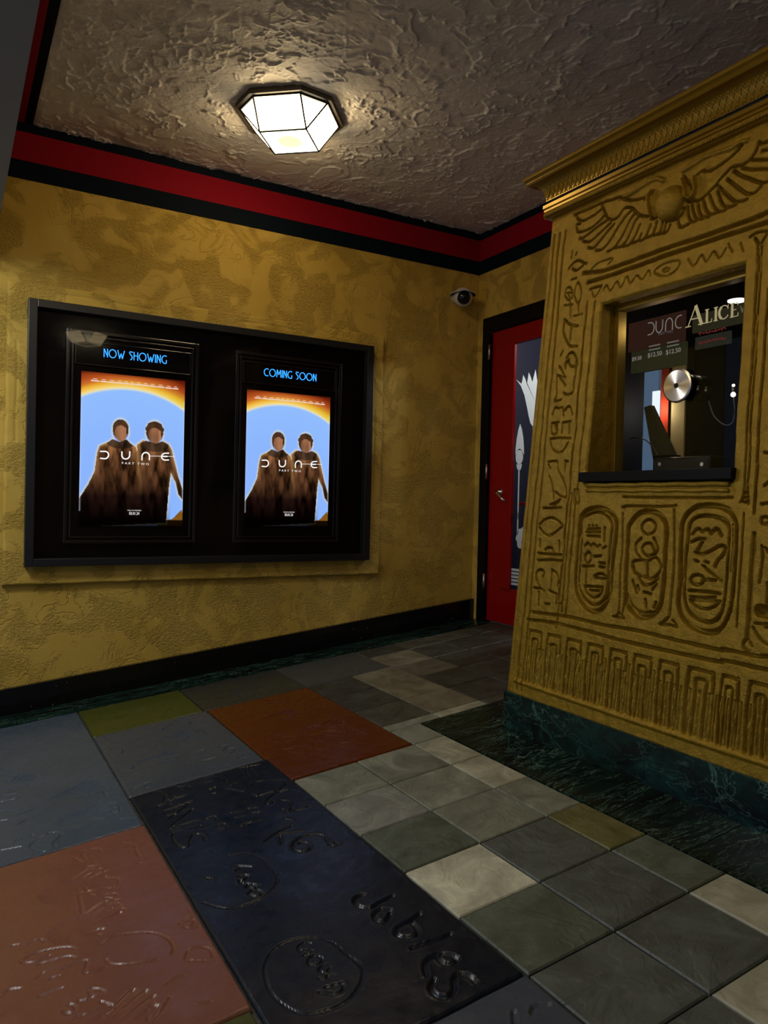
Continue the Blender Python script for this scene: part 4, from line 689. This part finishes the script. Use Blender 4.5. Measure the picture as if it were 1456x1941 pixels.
for k in range(21):
    a = -math.pi*.62+math.pi*1.24*k/20
    p = C0+hx*(.085*math.cos(a))+sx_*(-.092*math.sin(a)); top.append(p+Vector((0,0,.030-.012*abs(math.sin(a))))); bot.append(p+Vector((0,0,.024-.012*abs(math.sin(a)))))
pk = C0+Vector((0,0,.068)); pl = C0+Vector((0,0,.058)); A = [bm.verts.new(p) for p in top]; Bv = [bm.verts.new(p) for p in bot]; K = bm.verts.new(pk); K2 = bm.verts.new(pl)
for i in range(20): bm.faces.new((K,A[i],A[i+1])); bm.faces.new((K2,Bv[i+1],Bv[i])); bm.faces.new((A[i],Bv[i],Bv[i+1],A[i+1]))
bm.faces.new((K,K2,Bv[0],A[0])); bm.faces.new((K2,K,A[20],Bv[20]))
vis = obj('visor', bm, M['black_satin'], dc); 
obj('visor_rim', tube(bmesh.new(), top, .004, 6), M['white_plastic'], vis, True)
# ================================================================== ticket booth
KL, Z0B, XB = .092, .017, -1.2486            # the front leans back
YL, WID = -1.957, 1.40                       # left edge, width
def fx(z): return XB+KL*(z-Z0B)
nrm = Vector((-1,0,KL)).normalized()
tb = thing('ticket_booth', (-.8,YL-WID/2,fz(-1.2486)), 'gold Egyptian style ticket booth carved with a winged disc and hieroglyphs', 'ticket booth')
ZT = 2.20
SWL, SWR, WZ0, WZ1 = .369, 1.028, .955, 1.712
def booth_front():
    st = .0026
    U = np.arange(0, WID+st/2, st); V = np.arange(Z0B-.004, ZT+st, st)
    iL = np.argmin(abs(U-SWL)); U = U+(SWL-U[iL])*np.clip(1-abs(U-SWL)/.1,0,1); iR = np.argmin(abs(U-SWR)); U = U+(SWR-U[iR])*np.clip(1-abs(U-SWR)/.1,0,1)
    j0 = np.argmin(abs(V-WZ0)); j1 = np.argmin(abs(V-WZ1)); X, Z = np.meshgrid(U, V)
    D = np.zeros_like(X); D2 = np.zeros_like(X)
    regs = {}
    for reg, w_, d_, s_ in BOOTH:
        ss = dec(s_)
        if reg == 'wing':
            ss = ss+[[(1.374-a,b) for a,b in s] for s in ss if max(a for a,b in s) < .285 and d_ > 0]
        if reg == 'glyphs':
            ss = ss+[[(1.40-a,b) for a,b in s] for s in ss if max(a for a,b in s) < .215]
        stroke_depth(U, V, ss, w_*(.92 if reg == 'wing' else 1.25 if w_ > .0115 else 1.05), d_*(2.3 if d_ > 0 else 2.0), D if d_ > 0 else D2)
        if reg.startswith('cart'): regs.setdefault(reg, []).extend(p for s in ss for p in s)
    # straight border grooves
    ln = []
    for s in (.031,.066,.100): ln += [[(s+.006*math.sin(k*.9+s*50)*.4, z) for k, z in enumerate(np.arange(.035,2.19,.09))], [(1.40-s, z) for z in np.arange(.035,2.19,.09)]]
    stroke_depth(U, V, ln, .011, .017, D)
    ln = [[(s+.0025*math.sin(k*1.7), z) for k, z in enumerate(np.arange(a,b,.07))] for s,a,b in ((.281,.34,1.80),(.327,.40,1.80),(.300,.42,.92))]
    stroke_depth(U, V, ln, .010, .016, D)
    stroke_depth(U, V, [[(.05,.072),(.4,.070),(.8,.067),(1.36,.069)]], .020, -.008, D2)
    # palace-facade dado
    rr = random.Random(5)
    for i in range(11):
        x0 = .114+.1182*i; x1 = x0+.084; zb = .085
        if x1 > 1.36: break
        L1 = [[(x0+.004,zb),(x0,.2),(x0+.004,.298),(x0+.014,.306),(x1-.014,.305),(x1-.003,.297),(x1,.2),(x1-.002,zb)]]
        stroke_depth(U, V, L1, .011, .020, D, 3)
        a, b = x0+.026, x1-.022; tp = .280-.012*rr.random()
        stroke_depth(U, V, [[(a,zb),(a+.003,.2),(a,tp-.01),(a+.008,tp),(b-.008,tp),(b,tp-.012),(b-.002,.2),(b,zb)]], .010, .018, D, 3)
        for xx in (x0+.013, (a+b)/2, x1-.011, x1+.016):
            stroke_depth(U, V, [[(xx+rr.uniform(-.002,.002), z) for z in np.arange(zb, .255+rr.uniform(-.02,.02), .03)]], .007, .010, D)
    # raised lumps: sun disc and the body of the wing
    H = -D-D2
    rd = np.hypot((X-.687)/.066,(Z-2.034)/.066); H = np.where(rd<1, np.maximum(H,0)+.046*np.sqrt(np.clip(1-rd**2,0,1)), H)
    # sunk cartouche fields slightly pillowed, general unevenness of the hand-made plaster
    H = H+.0045*fbm(X*5,Z*5,3)+.0022*fbm(X*22,Z*22,3)+.0010*fbm(X*70,Z*70,2)
    e = np.minimum(np.minimum(X, WID-X), 9); H = H-.010*np.clip(1-e/.014,0,1)**2
    we = np.maximum(np.maximum(SWL-X, X-SWR), np.maximum(WZ0-Z, Z-WZ1)); H = H-.010*np.clip(1-np.clip(we,0,1)/.012,0,1)**2
    sh = np.clip((WZ1-Z)/(WZ1-WZ0),0,1)*.026*np.clip(1-abs(X-SWR)/.10,0,1); Y = YL-(X+sh)
    P = np.stack([fx(Z)+nrm.x*H, Y, Z+nrm.z*H], -1)
    Xc, Zc = (X[:-1,:-1]+X[1:,1:])/2, (Z[:-1,:-1]+Z[1:,1:])/2
    hole = np.zeros(Xc.shape, bool); hole[j0:j1, iL:iR] = True
    R = np.zeros(Xc.shape, int)
    R[(Zc>1.885)&(Xc>.085)&(Xc<1.315)&(Zc<2.185)] = 1
    R[(Zc<.328)] = 2
    R[(Xc>.112)&(Xc<.274)&(Zc>.350)&(Zc<1.885)] = 3
    R[(Xc>1.135)&(Xc<1.292)&(Zc>.40)&(Zc<1.885)] = 4
    for k in (1,2,3):
        pts = regs['cart%d' % k]; a = [p[0] for p in pts]; b = [p[1] for p in pts]
        cxm = (min(a)+max(a))/2; hw = (max(a)-min(a))/2+.014; z0_, z1_ = min(b)-.014, max(b)+.014
        # stadium-shaped patch
        zz = np.clip(Zc, z0_+hw, z1_-hw); R[np.hypot(Xc-cxm, Zc-zz) < hw] = 4+k
    names = ['front_wall','winged_disc_relief','dado_relief','hieroglyph_panel','hieroglyph_panel','cartouche','cartouche','cartouche']
    labs = [None,'raised winged sun disc','rows of upright niches along the foot','hieroglyph column left of the window','hieroglyph column right of the window','left cartouche','middle cartouche with a scarab','right cartouche']
    for r in range(8):
        me, used = grid_mesh(names[r], P, keep=(R==r)&~hole)
        o = link(names[r], me, M['gold_leaf'], tb)
        if labs[r]: o['label'] = labs[r]
    return P[j0, iL], P[j1, iL], P[j1, iR], P[j0, iR]
cor = booth_front()
# reveal of the window opening (gold plaster) back to the glass
GX = -.985
bm = bmesh.new(); A = [Vector(c) for c in cor]; yl, yr = A[0].y, A[3].y
nseg = 14
def rev(p, q_, back):
    ring = []
    for i in range(nseg+1):
        f = p.lerp(q_, i/nseg); row = [f]
        for k in range(1, 5):
            t_ = k/4; b = Vector((back, f.y, f.z)); r_ = f.lerp(b, t_); j = .003*math.sin(i*1.9+k*2.3); r_.z += j*.5; r_.y += j*.5*(k<4); row.append(r_)
        ring.append([bm.verts.new(x) for x in row])
    for a, b in zip(ring, ring[1:]):
        for k in range(4): bm.faces.new((a[k], a[k+1], b[k+1], b[k]))
rev(A[0],A[1],GX); rev(A[1],A[2],GX); rev(A[2],A[3],GX); rev(A[3],A[0],GX)
obj('window_reveal', bm, M['gold_leaf'], tb)
bm = bmesh.new(); w_ = .022
box(bm,GX-.03,GX+.02,yl-w_,yl,WZ0,WZ1,.002); box(bm,GX-.03,GX+.02,yr-.03,yr+.012,WZ0,WZ1,.002); box(bm,GX-.03,GX+.02,yr,yl-w_,WZ1-w_,WZ1,.002); box(bm,GX-.03,GX+.02,yr,yl-w_,WZ0,WZ0+w_,.002)
obj('window_frame', bm, M['gold_smooth'], tb)
obj('window_glass', boxbm(GX-.004,GX+.004,yr-.01,yl-.01,WZ0,WZ1), pane('booth_glass'), tb)
# black counter slab in the opening
def sill():
    bm = bmesh.new(); z0, z1 = WZ0+.006, WZ0+.046; xf = fx(WZ0)-.022
    box(bm, xf, GX+.25, yr-.012, YL-.352, z0, z1, .003); return obj('counter', bm, M['black_satin'], tb)
sill()
# stepped gold moulding below the counter
bm = bmesh.new()
for dz, o_, th in ((-.008,.012,.016),(-.030,.008,.012)):
    tube(bm, [(fx(WZ0+dz)-.002, y_+0*o_, WZ0+dz+.0015*math.sin(k*1.3)) for k, y_ in enumerate(np.linspace(YL-.385, YL-1.045, 24))], th*.62, 8)
obj('counter_moulding', bm, M['gold_leaf'], tb, True)
# side and back walls, plinth
for y_ in (YL, YL-WID):
    bm = bmesh.new(); s_ = -.012 if y_ == YL else .012
    prism(bm, [(fx(Z0B)+.006,y_+s_*.1,Z0B),(-.05,y_+s_*.1,Z0B),(-.05,y_+s_*.1,ZT+.02),(fx(ZT+.02)+.006,y_+s_*.1,ZT+.02)], (0,s_*3,0))
    obj('side_wall', bm, M['gold_leaf'], tb)
obj('back_wall', boxbm(-.09,-.05,YL-WID+.03,YL-.03,Z0B,ZT+.02), M['dark_void'], tb)
bm = bmesh.new(); ys_ = [YL+.004,-2.36,-2.76,-3.10,YL-WID-.004]
for a_, b_ in zip(ys_, ys_[1:]):
    pts = [(XB-.012,b_+.0008,fz(XB)-.01),(XB-.012,a_-.0008,fz(XB)-.01),(XB-.012,a_-.0008,Z0B),(XB-.012,b_+.0008,Z0B)]; prism(bm, pts, (.05,0,0))
pts = [(XB+.038,YL+.004,fz(XB)-.01),(-.05,YL+.004,fz(-.05)-.02),(-.05,YL+.004,Z0B),(XB+.038,YL+.004,Z0B)]; prism(bm, pts, (0,-.05,0))
obj('plinth', bm, M['marble'], tb)
# black liner of the interior
bm = bmesh.new(); box(bm,GX+.02,-.10,YL-.06,YL-.05,Z0B,2.2); box(bm,GX+.02,-.10,YL-WID+.05,YL-WID+.06,Z0B,2.2); box(bm,GX+.02,-.10,YL-WID+.05,YL-.05,2.19,2.2); box(bm,GX+.02,-.10,YL-WID+.05,YL-.05,.70,.72)
box(bm,GX+.012,GX+.02,YL-WID+.05,yr-.03,Z0B,2.2); box(bm,GX+.012,GX+.02,yl,YL-.05,Z0B,2.2); box(bm,GX+.012,GX+.02,yr-.03,yl,WZ1,2.2); box(bm,GX+.012,GX+.02,yr-.03,yl,Z0B,WZ0)
obj('interior_lining', bm, M['dark_void'], tb)
# cornice: mouldings run round front and sides
def sweep(name, prof, mat, smooth=False):
    bm = bmesh.new(); rings = []
    xf = fx(2.20)
    for o_, z in prof:
        rings.append([bm.verts.new(p) for p in ((-.05,YL+o_,z),(xf-o_,YL+o_,z),(xf-o_,YL-WID-o_,z),(-.05,YL-WID-o_,z))])
    for a, b in zip(rings, rings[1:]):
        for i in range(3): bm.faces.new((a[i],a[i+1],b[i+1],b[i]))
    return obj(name, bm, mat, tb, smooth)
sweep('cornice_fascia', [(0,2.19),(.022,2.193),(.022,2.222),(.026,2.224),(.026,2.233),(.022,2.236),(.030,2.240),(.030,2.255),(.008,2.257)], M['gold_smooth'])
sweep('cornice_gap', [(.014,2.256),(.014,2.2745)], M['dark_void'])
cav = [(.020,2.274)]+[(.020+.052*(1-math.cos(a)), 2.274+.077*math.sin(a)) for a in np.linspace(.05,math.pi/2*.97,10)]
sweep('cavetto', cav, M['gold_smooth'])
bm = bmesh.new(); xl = fx(2.20)
def cpt(y, a): return Vector((xl-(.020+.052*(1-math.cos(a)))-.0006, y, 2.274+.077*math.sin(a)))
P_ = .0285
for sg in (1,-1):
    for k in range(-3, 56):
        pts = [cpt(YL+.012-k*P_-sg*.046*f+(0 if sg > 0 else -.046), .05+.92*f) for f in np.linspace(0,1,7)]
        if pts[0].y > YL+.03 or pts[-1].y > YL+.03 or pts[0].y < YL-WID-.04: continue
        tube(bm, pts, .0021, 5)
for k in range(0, 51):
    for j in range(3):
        f = (.31,.62,.93)[j]*.98-.14; c_ = cpt(YL-.002-k*P_-(j%2)*P_/2, .05+.92*f); r_ = bmesh.ops.create_uvsphere(bm, u_segments=6, v_segments=4, radius=.0026)
        for v_ in r_['verts']: v_.co = v_.co+c_
obj('lattice_relief', bm, M['gold_smooth'], tb, True)
sweep('cornice_lip', [(.068,2.349),(.083,2.351),(.088,2.357),(.086,2.364),(.090,2.368),(.098,2.374),(.100,2.382),(.096,2.390),(.0,2.391)], M['gold_smooth'])
bm = bmesh.new(); xf = fx(2.20)-.027; n_ = 118                     # twisted rope under the fascia
def bead(c, ax, ay):
    q1 = Vector(ax); r_ = bmesh.ops.create_uvsphere(bm, u_segments=8, v_segments=6, radius=1)
    for v_ in r_['verts']:
        l_, a_, b_ = v_.co.x*.0135, v_.co.y*.0085, v_.co.z*.0075
        v_.co = Vector(c)+Vector(ax)*(l_*.75-b_*.6)+Vector((0,0,1))*(l_*.75+b_*.6)+Vector(ay)*a_
for k in range(n_): bead((xf, YL+.02-(WID+.04)*(k+.5)/n_, 2.207), (0,-1,0), (1,0,0))
for k in range(60): bead((xf+.008+.016*k, YL+.022, 2.207), (-1,0,0), (0,1,0))
obj('rope_moulding', bm, M['gold_leaf'], tb, True)
# steel speech port fixed in the glass
bm = bmesh.new(); dz = Vector((GX-.010,0,0)); Rr = ray_pt = None
PC = Vector((GX-.03,-2.652,1.337))
lathe(bm,[(.009,0),(.060,.0005),(.066,.004),(.0665,.010),(.064,.014)],(PC.x,PC.y,PC.z),(1,0,0),48)
t = NT('spun_steel'); v = t.coord(); sp = t.node('ShaderNodeSeparateXYZ'); t.l(v, sp.inputs[0])
an = t.math('ARCTAN2', t.math('SUBTRACT', sp.outputs[1], PC.y), t.math('SUBTRACT', sp.outputs[2], PC.z)); rd = t.math('MULTIPLY', t.math('ADD', t.math('POWER', t.math('SUBTRACT', sp.outputs[1], PC.y), 2.), t.math('POWER', t.math('SUBTRACT', sp.outputs[2], PC.z), 2.)), 60000.)
tg = t.node('ShaderNodeTangent', direction_type='RADIAL', axis='X'); t.l(tg.outputs[0], t.b.inputs['Tangent']); t.b.inputs['Anisotropic'].default_value = .92; M['spun'] = t.set((.80,.72,.64), .30, 1)
sph = obj('speech_port', bm, M['spun'], tb)
obj('port_hole', lathe(bmesh.new(),[(.010,-.0015),(.010,.002)],(PC.x,PC.y,PC.z),(1,0,0),20), M['dark_void'], sph)
obj('port_sleeve', lathe(bmesh.new(),[(.052,.014),(.052,.07),(.048,.075),(.052,.08),(.052,.15)],(PC.x,PC.y,PC.z),(1,0,0),32), plain('gunmetal', (.12,.11,.10), .25, 1), sph, True)
# ================================================================== things inside the booth, behind the glass
def at(uv, X):
    """point of the plane x = X on the sight line that the measurements were taken from"""
    a, b = (uv[0]-728)/1434.84, -(uv[1]-970.5)/1434.84; r_ = fw+rt*a+up*b; k = (X-CAM_X)/r_.x
    return Vector((CAM_X, CAM_Y, CAM_Z))+r_*k
def board(name, X, tl, br, zoff, mat, label, cat, group=None):
    a, b = at(tl, X), at(br, X); root = thing(name, (X,(a.y+b.y)/2,b.z), label, cat, group)
    obj('panel', boxbm(X,X+.012,b.y,a.y,b.z,a.z+zoff,.001), mat, root); return root, a, b
def dimscreen(name, c, s): return emit(name, c, s)
BX = -.62
r1, a, b = board('ticket_menu_screen', BX, (1192,614), (1297,646), 0, dimscreen('screen_brown', (.22,.09,.06), .10), 'dim brown screen with pale rounded lettering inside the booth window', 'screen', 'screens inside the booth')
bt = lambda X, cy, cz: (lambda u, v, h: (X-.002-h, cy-u, cz+v))
bm = bmesh.new(); c0 = Vector((BX, (a.y*.3+b.y*.7), (a.z+b.z)/2)); f_ = bt(BX, at((1259,617),BX).y, at((1259,617),BX).z)
arc = lambda cx, cy, rx, ry, a0, a1: [(cx+rx*math.cos(a_), cy+ry*math.sin(a_)) for a_ in np.linspace(a0,a1,11)]
ss = [[(-.075,.03),(-.06,.03)]+arc(-.06,0,.026,.03,math.pi/2,-math.pi/2)+[(-.075,-.03)], [(-.022,.03),(-.022,.0)]+arc(.0,0,.022,.03,math.pi,2*math.pi)+[(.022,.03)], [(.042,-.03),(.042,0)]+arc(.064,0,.022,.03,math.pi,0)+[(.086,-.03)], [(.142,.03),(.13,.03)]+arc(.13,0,.026,.03,math.pi/2,3*math.pi/2)+[(.142,-.03)]]
ribbon(bm, [[((u-.034)*.86+.004,v*.92) for u,v in s] for s in ss], .0048, f_, .001, 0); dl = dimscreen('screen_type', (.55,.48,.42), .30)
obj('lettering', bm, dl, r1); text_mesh('lettering', 'PART TWO', .016, bt(BX, at((1262,633),BX).y, at((1262,633),BX).z), dimscreen('type_faint', (.5,.42,.4), .12), r1)
r2, a, b = board('ticket_price_screen', BX, (1197,668), (1300,690), 0, dimscreen('screen_olive', (.10,.10,.045), .16), 'dim olive price screen under the brown screen in the booth', 'screen', 'screens inside the booth')
for tx_, uv, sz in (('$12.50',(1242,672),.030),('$12.50',(1277,666),.030),('$9.50',(1208,680),.026),('MATINEE',(1242,656),.014),('SENIOR',(1277,649),.014)):
    p_ = at(uv, BX)
    if tx_[0] == '$': text_mesh('lettering', tx_, sz, bt(BX-.001, p_.y, p_.z-sz*.3), dl, r2)
tg_ = dimscreen('type_grey', (.5,.48,.4), .22)
for uv in ((1242,655),(1242,662),(1277,648),(1277,655)):
    p_ = at(uv, BX); obj('text_line', ribbon(bmesh.new(), [[(-.032,0),(.030,0)]], .006, bt(BX-.001, p_.y, p_.z), .001, 0), tg_, r2)
r3, a, b = board('film_title_screen', BX, (1313,598), (1460,600), 0, dimscreen('screen_green', (.13,.12,.06), .14), 'dim screen with large cream serif letters beside the round white disc', 'screen', 'screens inside the booth')
f_ = bt(BX-.001, at((1346,601),BX).y, at((1346,601),BX).z-.022); cr = dimscreen('type_cream', (.82,.68,.36), .42)
def serif(parts, x0, s, w0):
    """letters built from thick and thin strokes with serifs"""
    bm = bmesh.new()
    for wd, st in parts: ribbon(bm, [[(x0+s*a, s*b) for a,b in st]], wd*s*w0, f_, .001, 0)
    return obj('lettering', bm, cr, r3)
TK, TN = .19, .055
def stem(x): return [(TK,[(x,0),(x,1)]),(TN,[(x-.17,0),(x+.17,0)]),(TN,[(x-.17,1),(x+.17,1)])]
arcC = [(.62+.0*k,0) for k in ()]
serif([(TN,[(-.05,0),(.40,1.02)]),(TK,[(.42,1.02),(.80,0)]),(TN,[(.12,.36),(.62,.36)]),(TN,[(-.20,0),(.12,0)]),(TN,[(.60,0),(1.0,0)])], -.105, .082, 1.0)
serif(stem(.2)+[(TN,[(.2,.0),(.62,.0)]),(TN,[(.62,0),(.64,.22)])], -.024, .056, 1.0)
serif(stem(.2), .020, .056, 1.0)
serif([(TK,[(.50+.40*math.cos(a_),.5+.5*math.sin(a_)) for a_ in np.linspace(2.2,4.1,8)]),(TN*1.4,[(.50+.42*math.cos(a_),.5+.5*math.sin(a_)) for a_ in np.linspace(.7,2.2,8)]),(TN*1.4,[(.50+.42*math.cos(a_),.5+.5*math.sin(a_)) for a_ in np.linspace(4.1,5.7,8)]),(TN,[(.84,.70),(.86,1.0)])], .042, .056, 1.0)
serif(stem(.2)+[(TN,[(.2,0),(.68,0)]),(TN,[(.2,1),(.66,1)]),(TN,[(.2,.5),(.52,.5)]),(TN,[(.68,0),(.70,.22)]),(TN,[(.66,1),(.67,.8)])], .098, .056, 1.0)
text_mesh('lettering', 'WONDERLAND', .044, lambda u, v, h: f_(u*.9+.145, v+.008, h), dimscreen('type_cream_dim', (.75,.6,.35), .16), r3, align='LEFT')
r4, a, b = board('film_notice_screen', BX, (1318,640), (1384,650), 0, dimscreen('screen_grey', (.10,.10,.07), .16), 'dim screen with two lines of red script below the cream letters', 'screen', 'screens inside the booth')
f_ = bt(BX-.001, at((1350,636),BX).y, at((1350,636),BX).z); tr_ = dimscreen('type_red', (.75,.12,.10), .13)
for row in (.018,-.022):
    pts = [(-.066+.0042*k+.004*math.sin(k*1.7), row+.0075*math.sin(k*1.9+row*90)*(.5+.5*math.sin(k*.7))) for k in range(32)]; obj('script_line', ribbon(bmesh.new(), [pts], .0042, f_, .001, 2), tr_, r4)
# coloured strips inside the booth that stand in for a reflection in its glass
RX = -.475
def strip(name, X, px0, px1, py0, py1, mat):
    a, b = at((px0,py0),X), at((px1,py1),X); return obj(name, boxbm(X,X+.01,b.y,a.y,b.z,a.z), mat, rw)
p_ = at((1260,860),RX); rw = thing('reflection_strips', (RX,p_.y,p_.z), 'pale blue, red and gold strips standing in for a reflection in the booth glass', 'reflection_panel')
strip('blue_strip', RX, 1222,1249,706,905, dimscreen('reflection_blue', (.10,.17,.28), .55)); strip('red_strip', RX, 1249,1269,701,905, plain('reflection_red', (.55,.05,.02), .6, spec=.1)); strip('gold_strip', RX, 1269,1294,697,905, plain('reflection_gold', (.6,.45,.2), .7, spec=.1))
strip('glow_strip', RX-.012, 1237,1247.5,742,812, emit('reflection_white', (.85,.95,1), 1.0))
sl = at((1246,775),RX-.05); ld = bpy.data.lights.new('strip_fill', 'POINT'); ld.energy = .45; ld.color = (1,.93,.8); ld.shadow_soft_size = .02  # added point light, only brightens the stand-in strips
lo = bpy.data.objects.new('strip_fill', ld); COL.objects.link(lo); lo.parent = rw; lo.matrix_parent_inverse = Matrix.Translation(-rw.location); lo.location = sl
# black cash drawer housing on the counter, leaning document holder, microphone with cable
bm = bmesh.new(); a, b = at((1236,868),-.90), at((1346,897),-.90); box(bm,-.90,-.76,b.y,a.y,WZ0+.045,a.z,.012); cb = thing('cash_tray_box', (-.83,(a.y+b.y)/2,WZ0+.046), 'black box with rounded corners and two screws standing on the booth counter', 'box')
obj('body', bm, plain('box_black', (.005,.005,.006), .35, spec=.2), cb)
for px in (1251,1331):
    s_ = at((px,880),-.902); obj('screw', lathe(bmesh.new(),[(.010,0),(.008,.003)],s_,(-1,0,0),12), M['steel'], cb)
a1, a2, a3, a4 = at((1216,790),-.66), at((1236,762),-.66), at((1279,858),-.72), at((1236,862),-.72)
bm = bmesh.new(); a1, a2, a3, a4 = at((1221,772),-.70), at((1232,768),-.70), at((1277,866),-.74), at((1238,872),-.74); prism(bm, [a1,a2,a3,a4], (.03,0,0))
dh = thing('document_stand', (-.72,(a3.y+a4.y)/2,WZ0+.046), 'dark olive panel leaning behind the black box in the booth', 'stand'); obj('panel', bm, plain('olive_panel', (.055,.055,.025), .5), dh)
lg = bmesh.new(); box(lg,-.74,-.69,min(a3.y,a4.y),max(a3.y,a4.y),WZ0+.046,max(a3.z,a4.z)+.01,.004); obj('foot', lg, M['black_satin'], dh)
mk = at((1390,748),-.80); mic = thing('hanging_bulb_lamp', mk, 'tiny bright bulb with a thin cable at the right edge of the booth window', 'lamp')
bm = bmesh.new(); bmesh.ops.create_uvsphere(bm, u_segments=14, v_segments=10, radius=.0095)
for v_ in bm.verts: v_.co = mk+v_.co
obj('bulb', bm, emit('bulb_glow', (1,.86,.62), 4.0), mic, True)
obj('socket', lathe(bmesh.new(),[(.006,.008),(.006,.030)],mk,(0,0,1),12), M['steel'], mic, True)
bm = bmesh.new(); bmesh.ops.create_uvsphere(bm, u_segments=12, v_segments=8, radius=.006)
for v_ in bm.verts: v_.co = mk+Vector((0,0,.036))+v_.co
obj('upper_bulb', bm, emit('bulb_glow_small', (1,.86,.62), 2.5), mic, True)
pts = [at(uv,-.80) for uv in ((1344,760),(1352,785),(1365,800),(1378,806),(1389,800),(1393,780),(1391,752))]; obj('cable', tube(bmesh.new(), [Vector(x) for x in smooth_line([tuple(p_) for p_ in pts],5)], .0022, 6), plain('cable_grey', (.12,.12,.12), .4), mic, True)
pts = [at(uv,-.80) for uv in ((1195,832),(1210,829),(1225,835),(1238,848),(1246,862))]; cab2 = tube(bmesh.new(), [Vector(x) for x in smooth_line([tuple(p_) for p_ in pts],5)], .0025, 6); tag(obj('loose_cable', cab2, plain('cable_dark', (.10,.10,.09), .4), None, True), 'thin grey cable looping over the booth counter beside the black box', 'cable')
el = at((1397,571),-.62); dl_ = thing('reflected_lamp_disc', el+Vector((0,0,.012)), 'small round white disc standing in for a lamp reflected in the booth glass', 'lamp_reflection')  # glowing disc added in place of a lamp mirrored in the glass
obj('lens', lathe(bmesh.new(),[(.036,0),(.036,.004)],el,(0,0,1),28), emit('reflected_lamp_glow', (1,.97,.9), 3.0), dl_)
obj('housing', lathe(bmesh.new(),[(.040,.0045),(.040,.03),(.012,.03),(.012,2.19-el.z)],el,(0,0,1),24), M['black_satin'], dl_)
ld = bpy.data.lights.new('booth_glow', 'POINT'); ld.energy = BOOTH_LAMP; ld.color = (1,.9,.7); ld.shadow_soft_size = .03
lo = bpy.data.objects.new('booth_glow', ld); COL.objects.link(lo); lo.parent = dl_; lo.matrix_parent_inverse = Matrix.Translation(-dl_.location); lo.location = el-Vector((0,0,.03))
# lamp of the lobby behind the door glass
lp_ = thing('lobby_lamp', (1.0,-.95,2.1), 'lamp in the lobby behind the red door', 'lamp')
bm = bmesh.new(); bmesh.ops.create_uvsphere(bm, u_segments=16, v_segments=12, radius=.06)
for v_ in bm.verts: v_.co = v_.co+Vector((.9,-1.0,2.25))
obj('globe', bm, emit('globe_glow', (.92,.96,1), 6.0), lp_, True)
ld = bpy.data.lights.new('lobby_glow', 'POINT'); ld.energy = LOBBY_LAMP; ld.color = (.92,.96,1); ld.shadow_soft_size = .08
lo = bpy.data.objects.new('lobby_glow', ld); COL.objects.link(lo); lo.parent = lp_; lo.matrix_parent_inverse = Matrix.Translation(-lp_.location); lo.location = (.75,-.95,2.2)
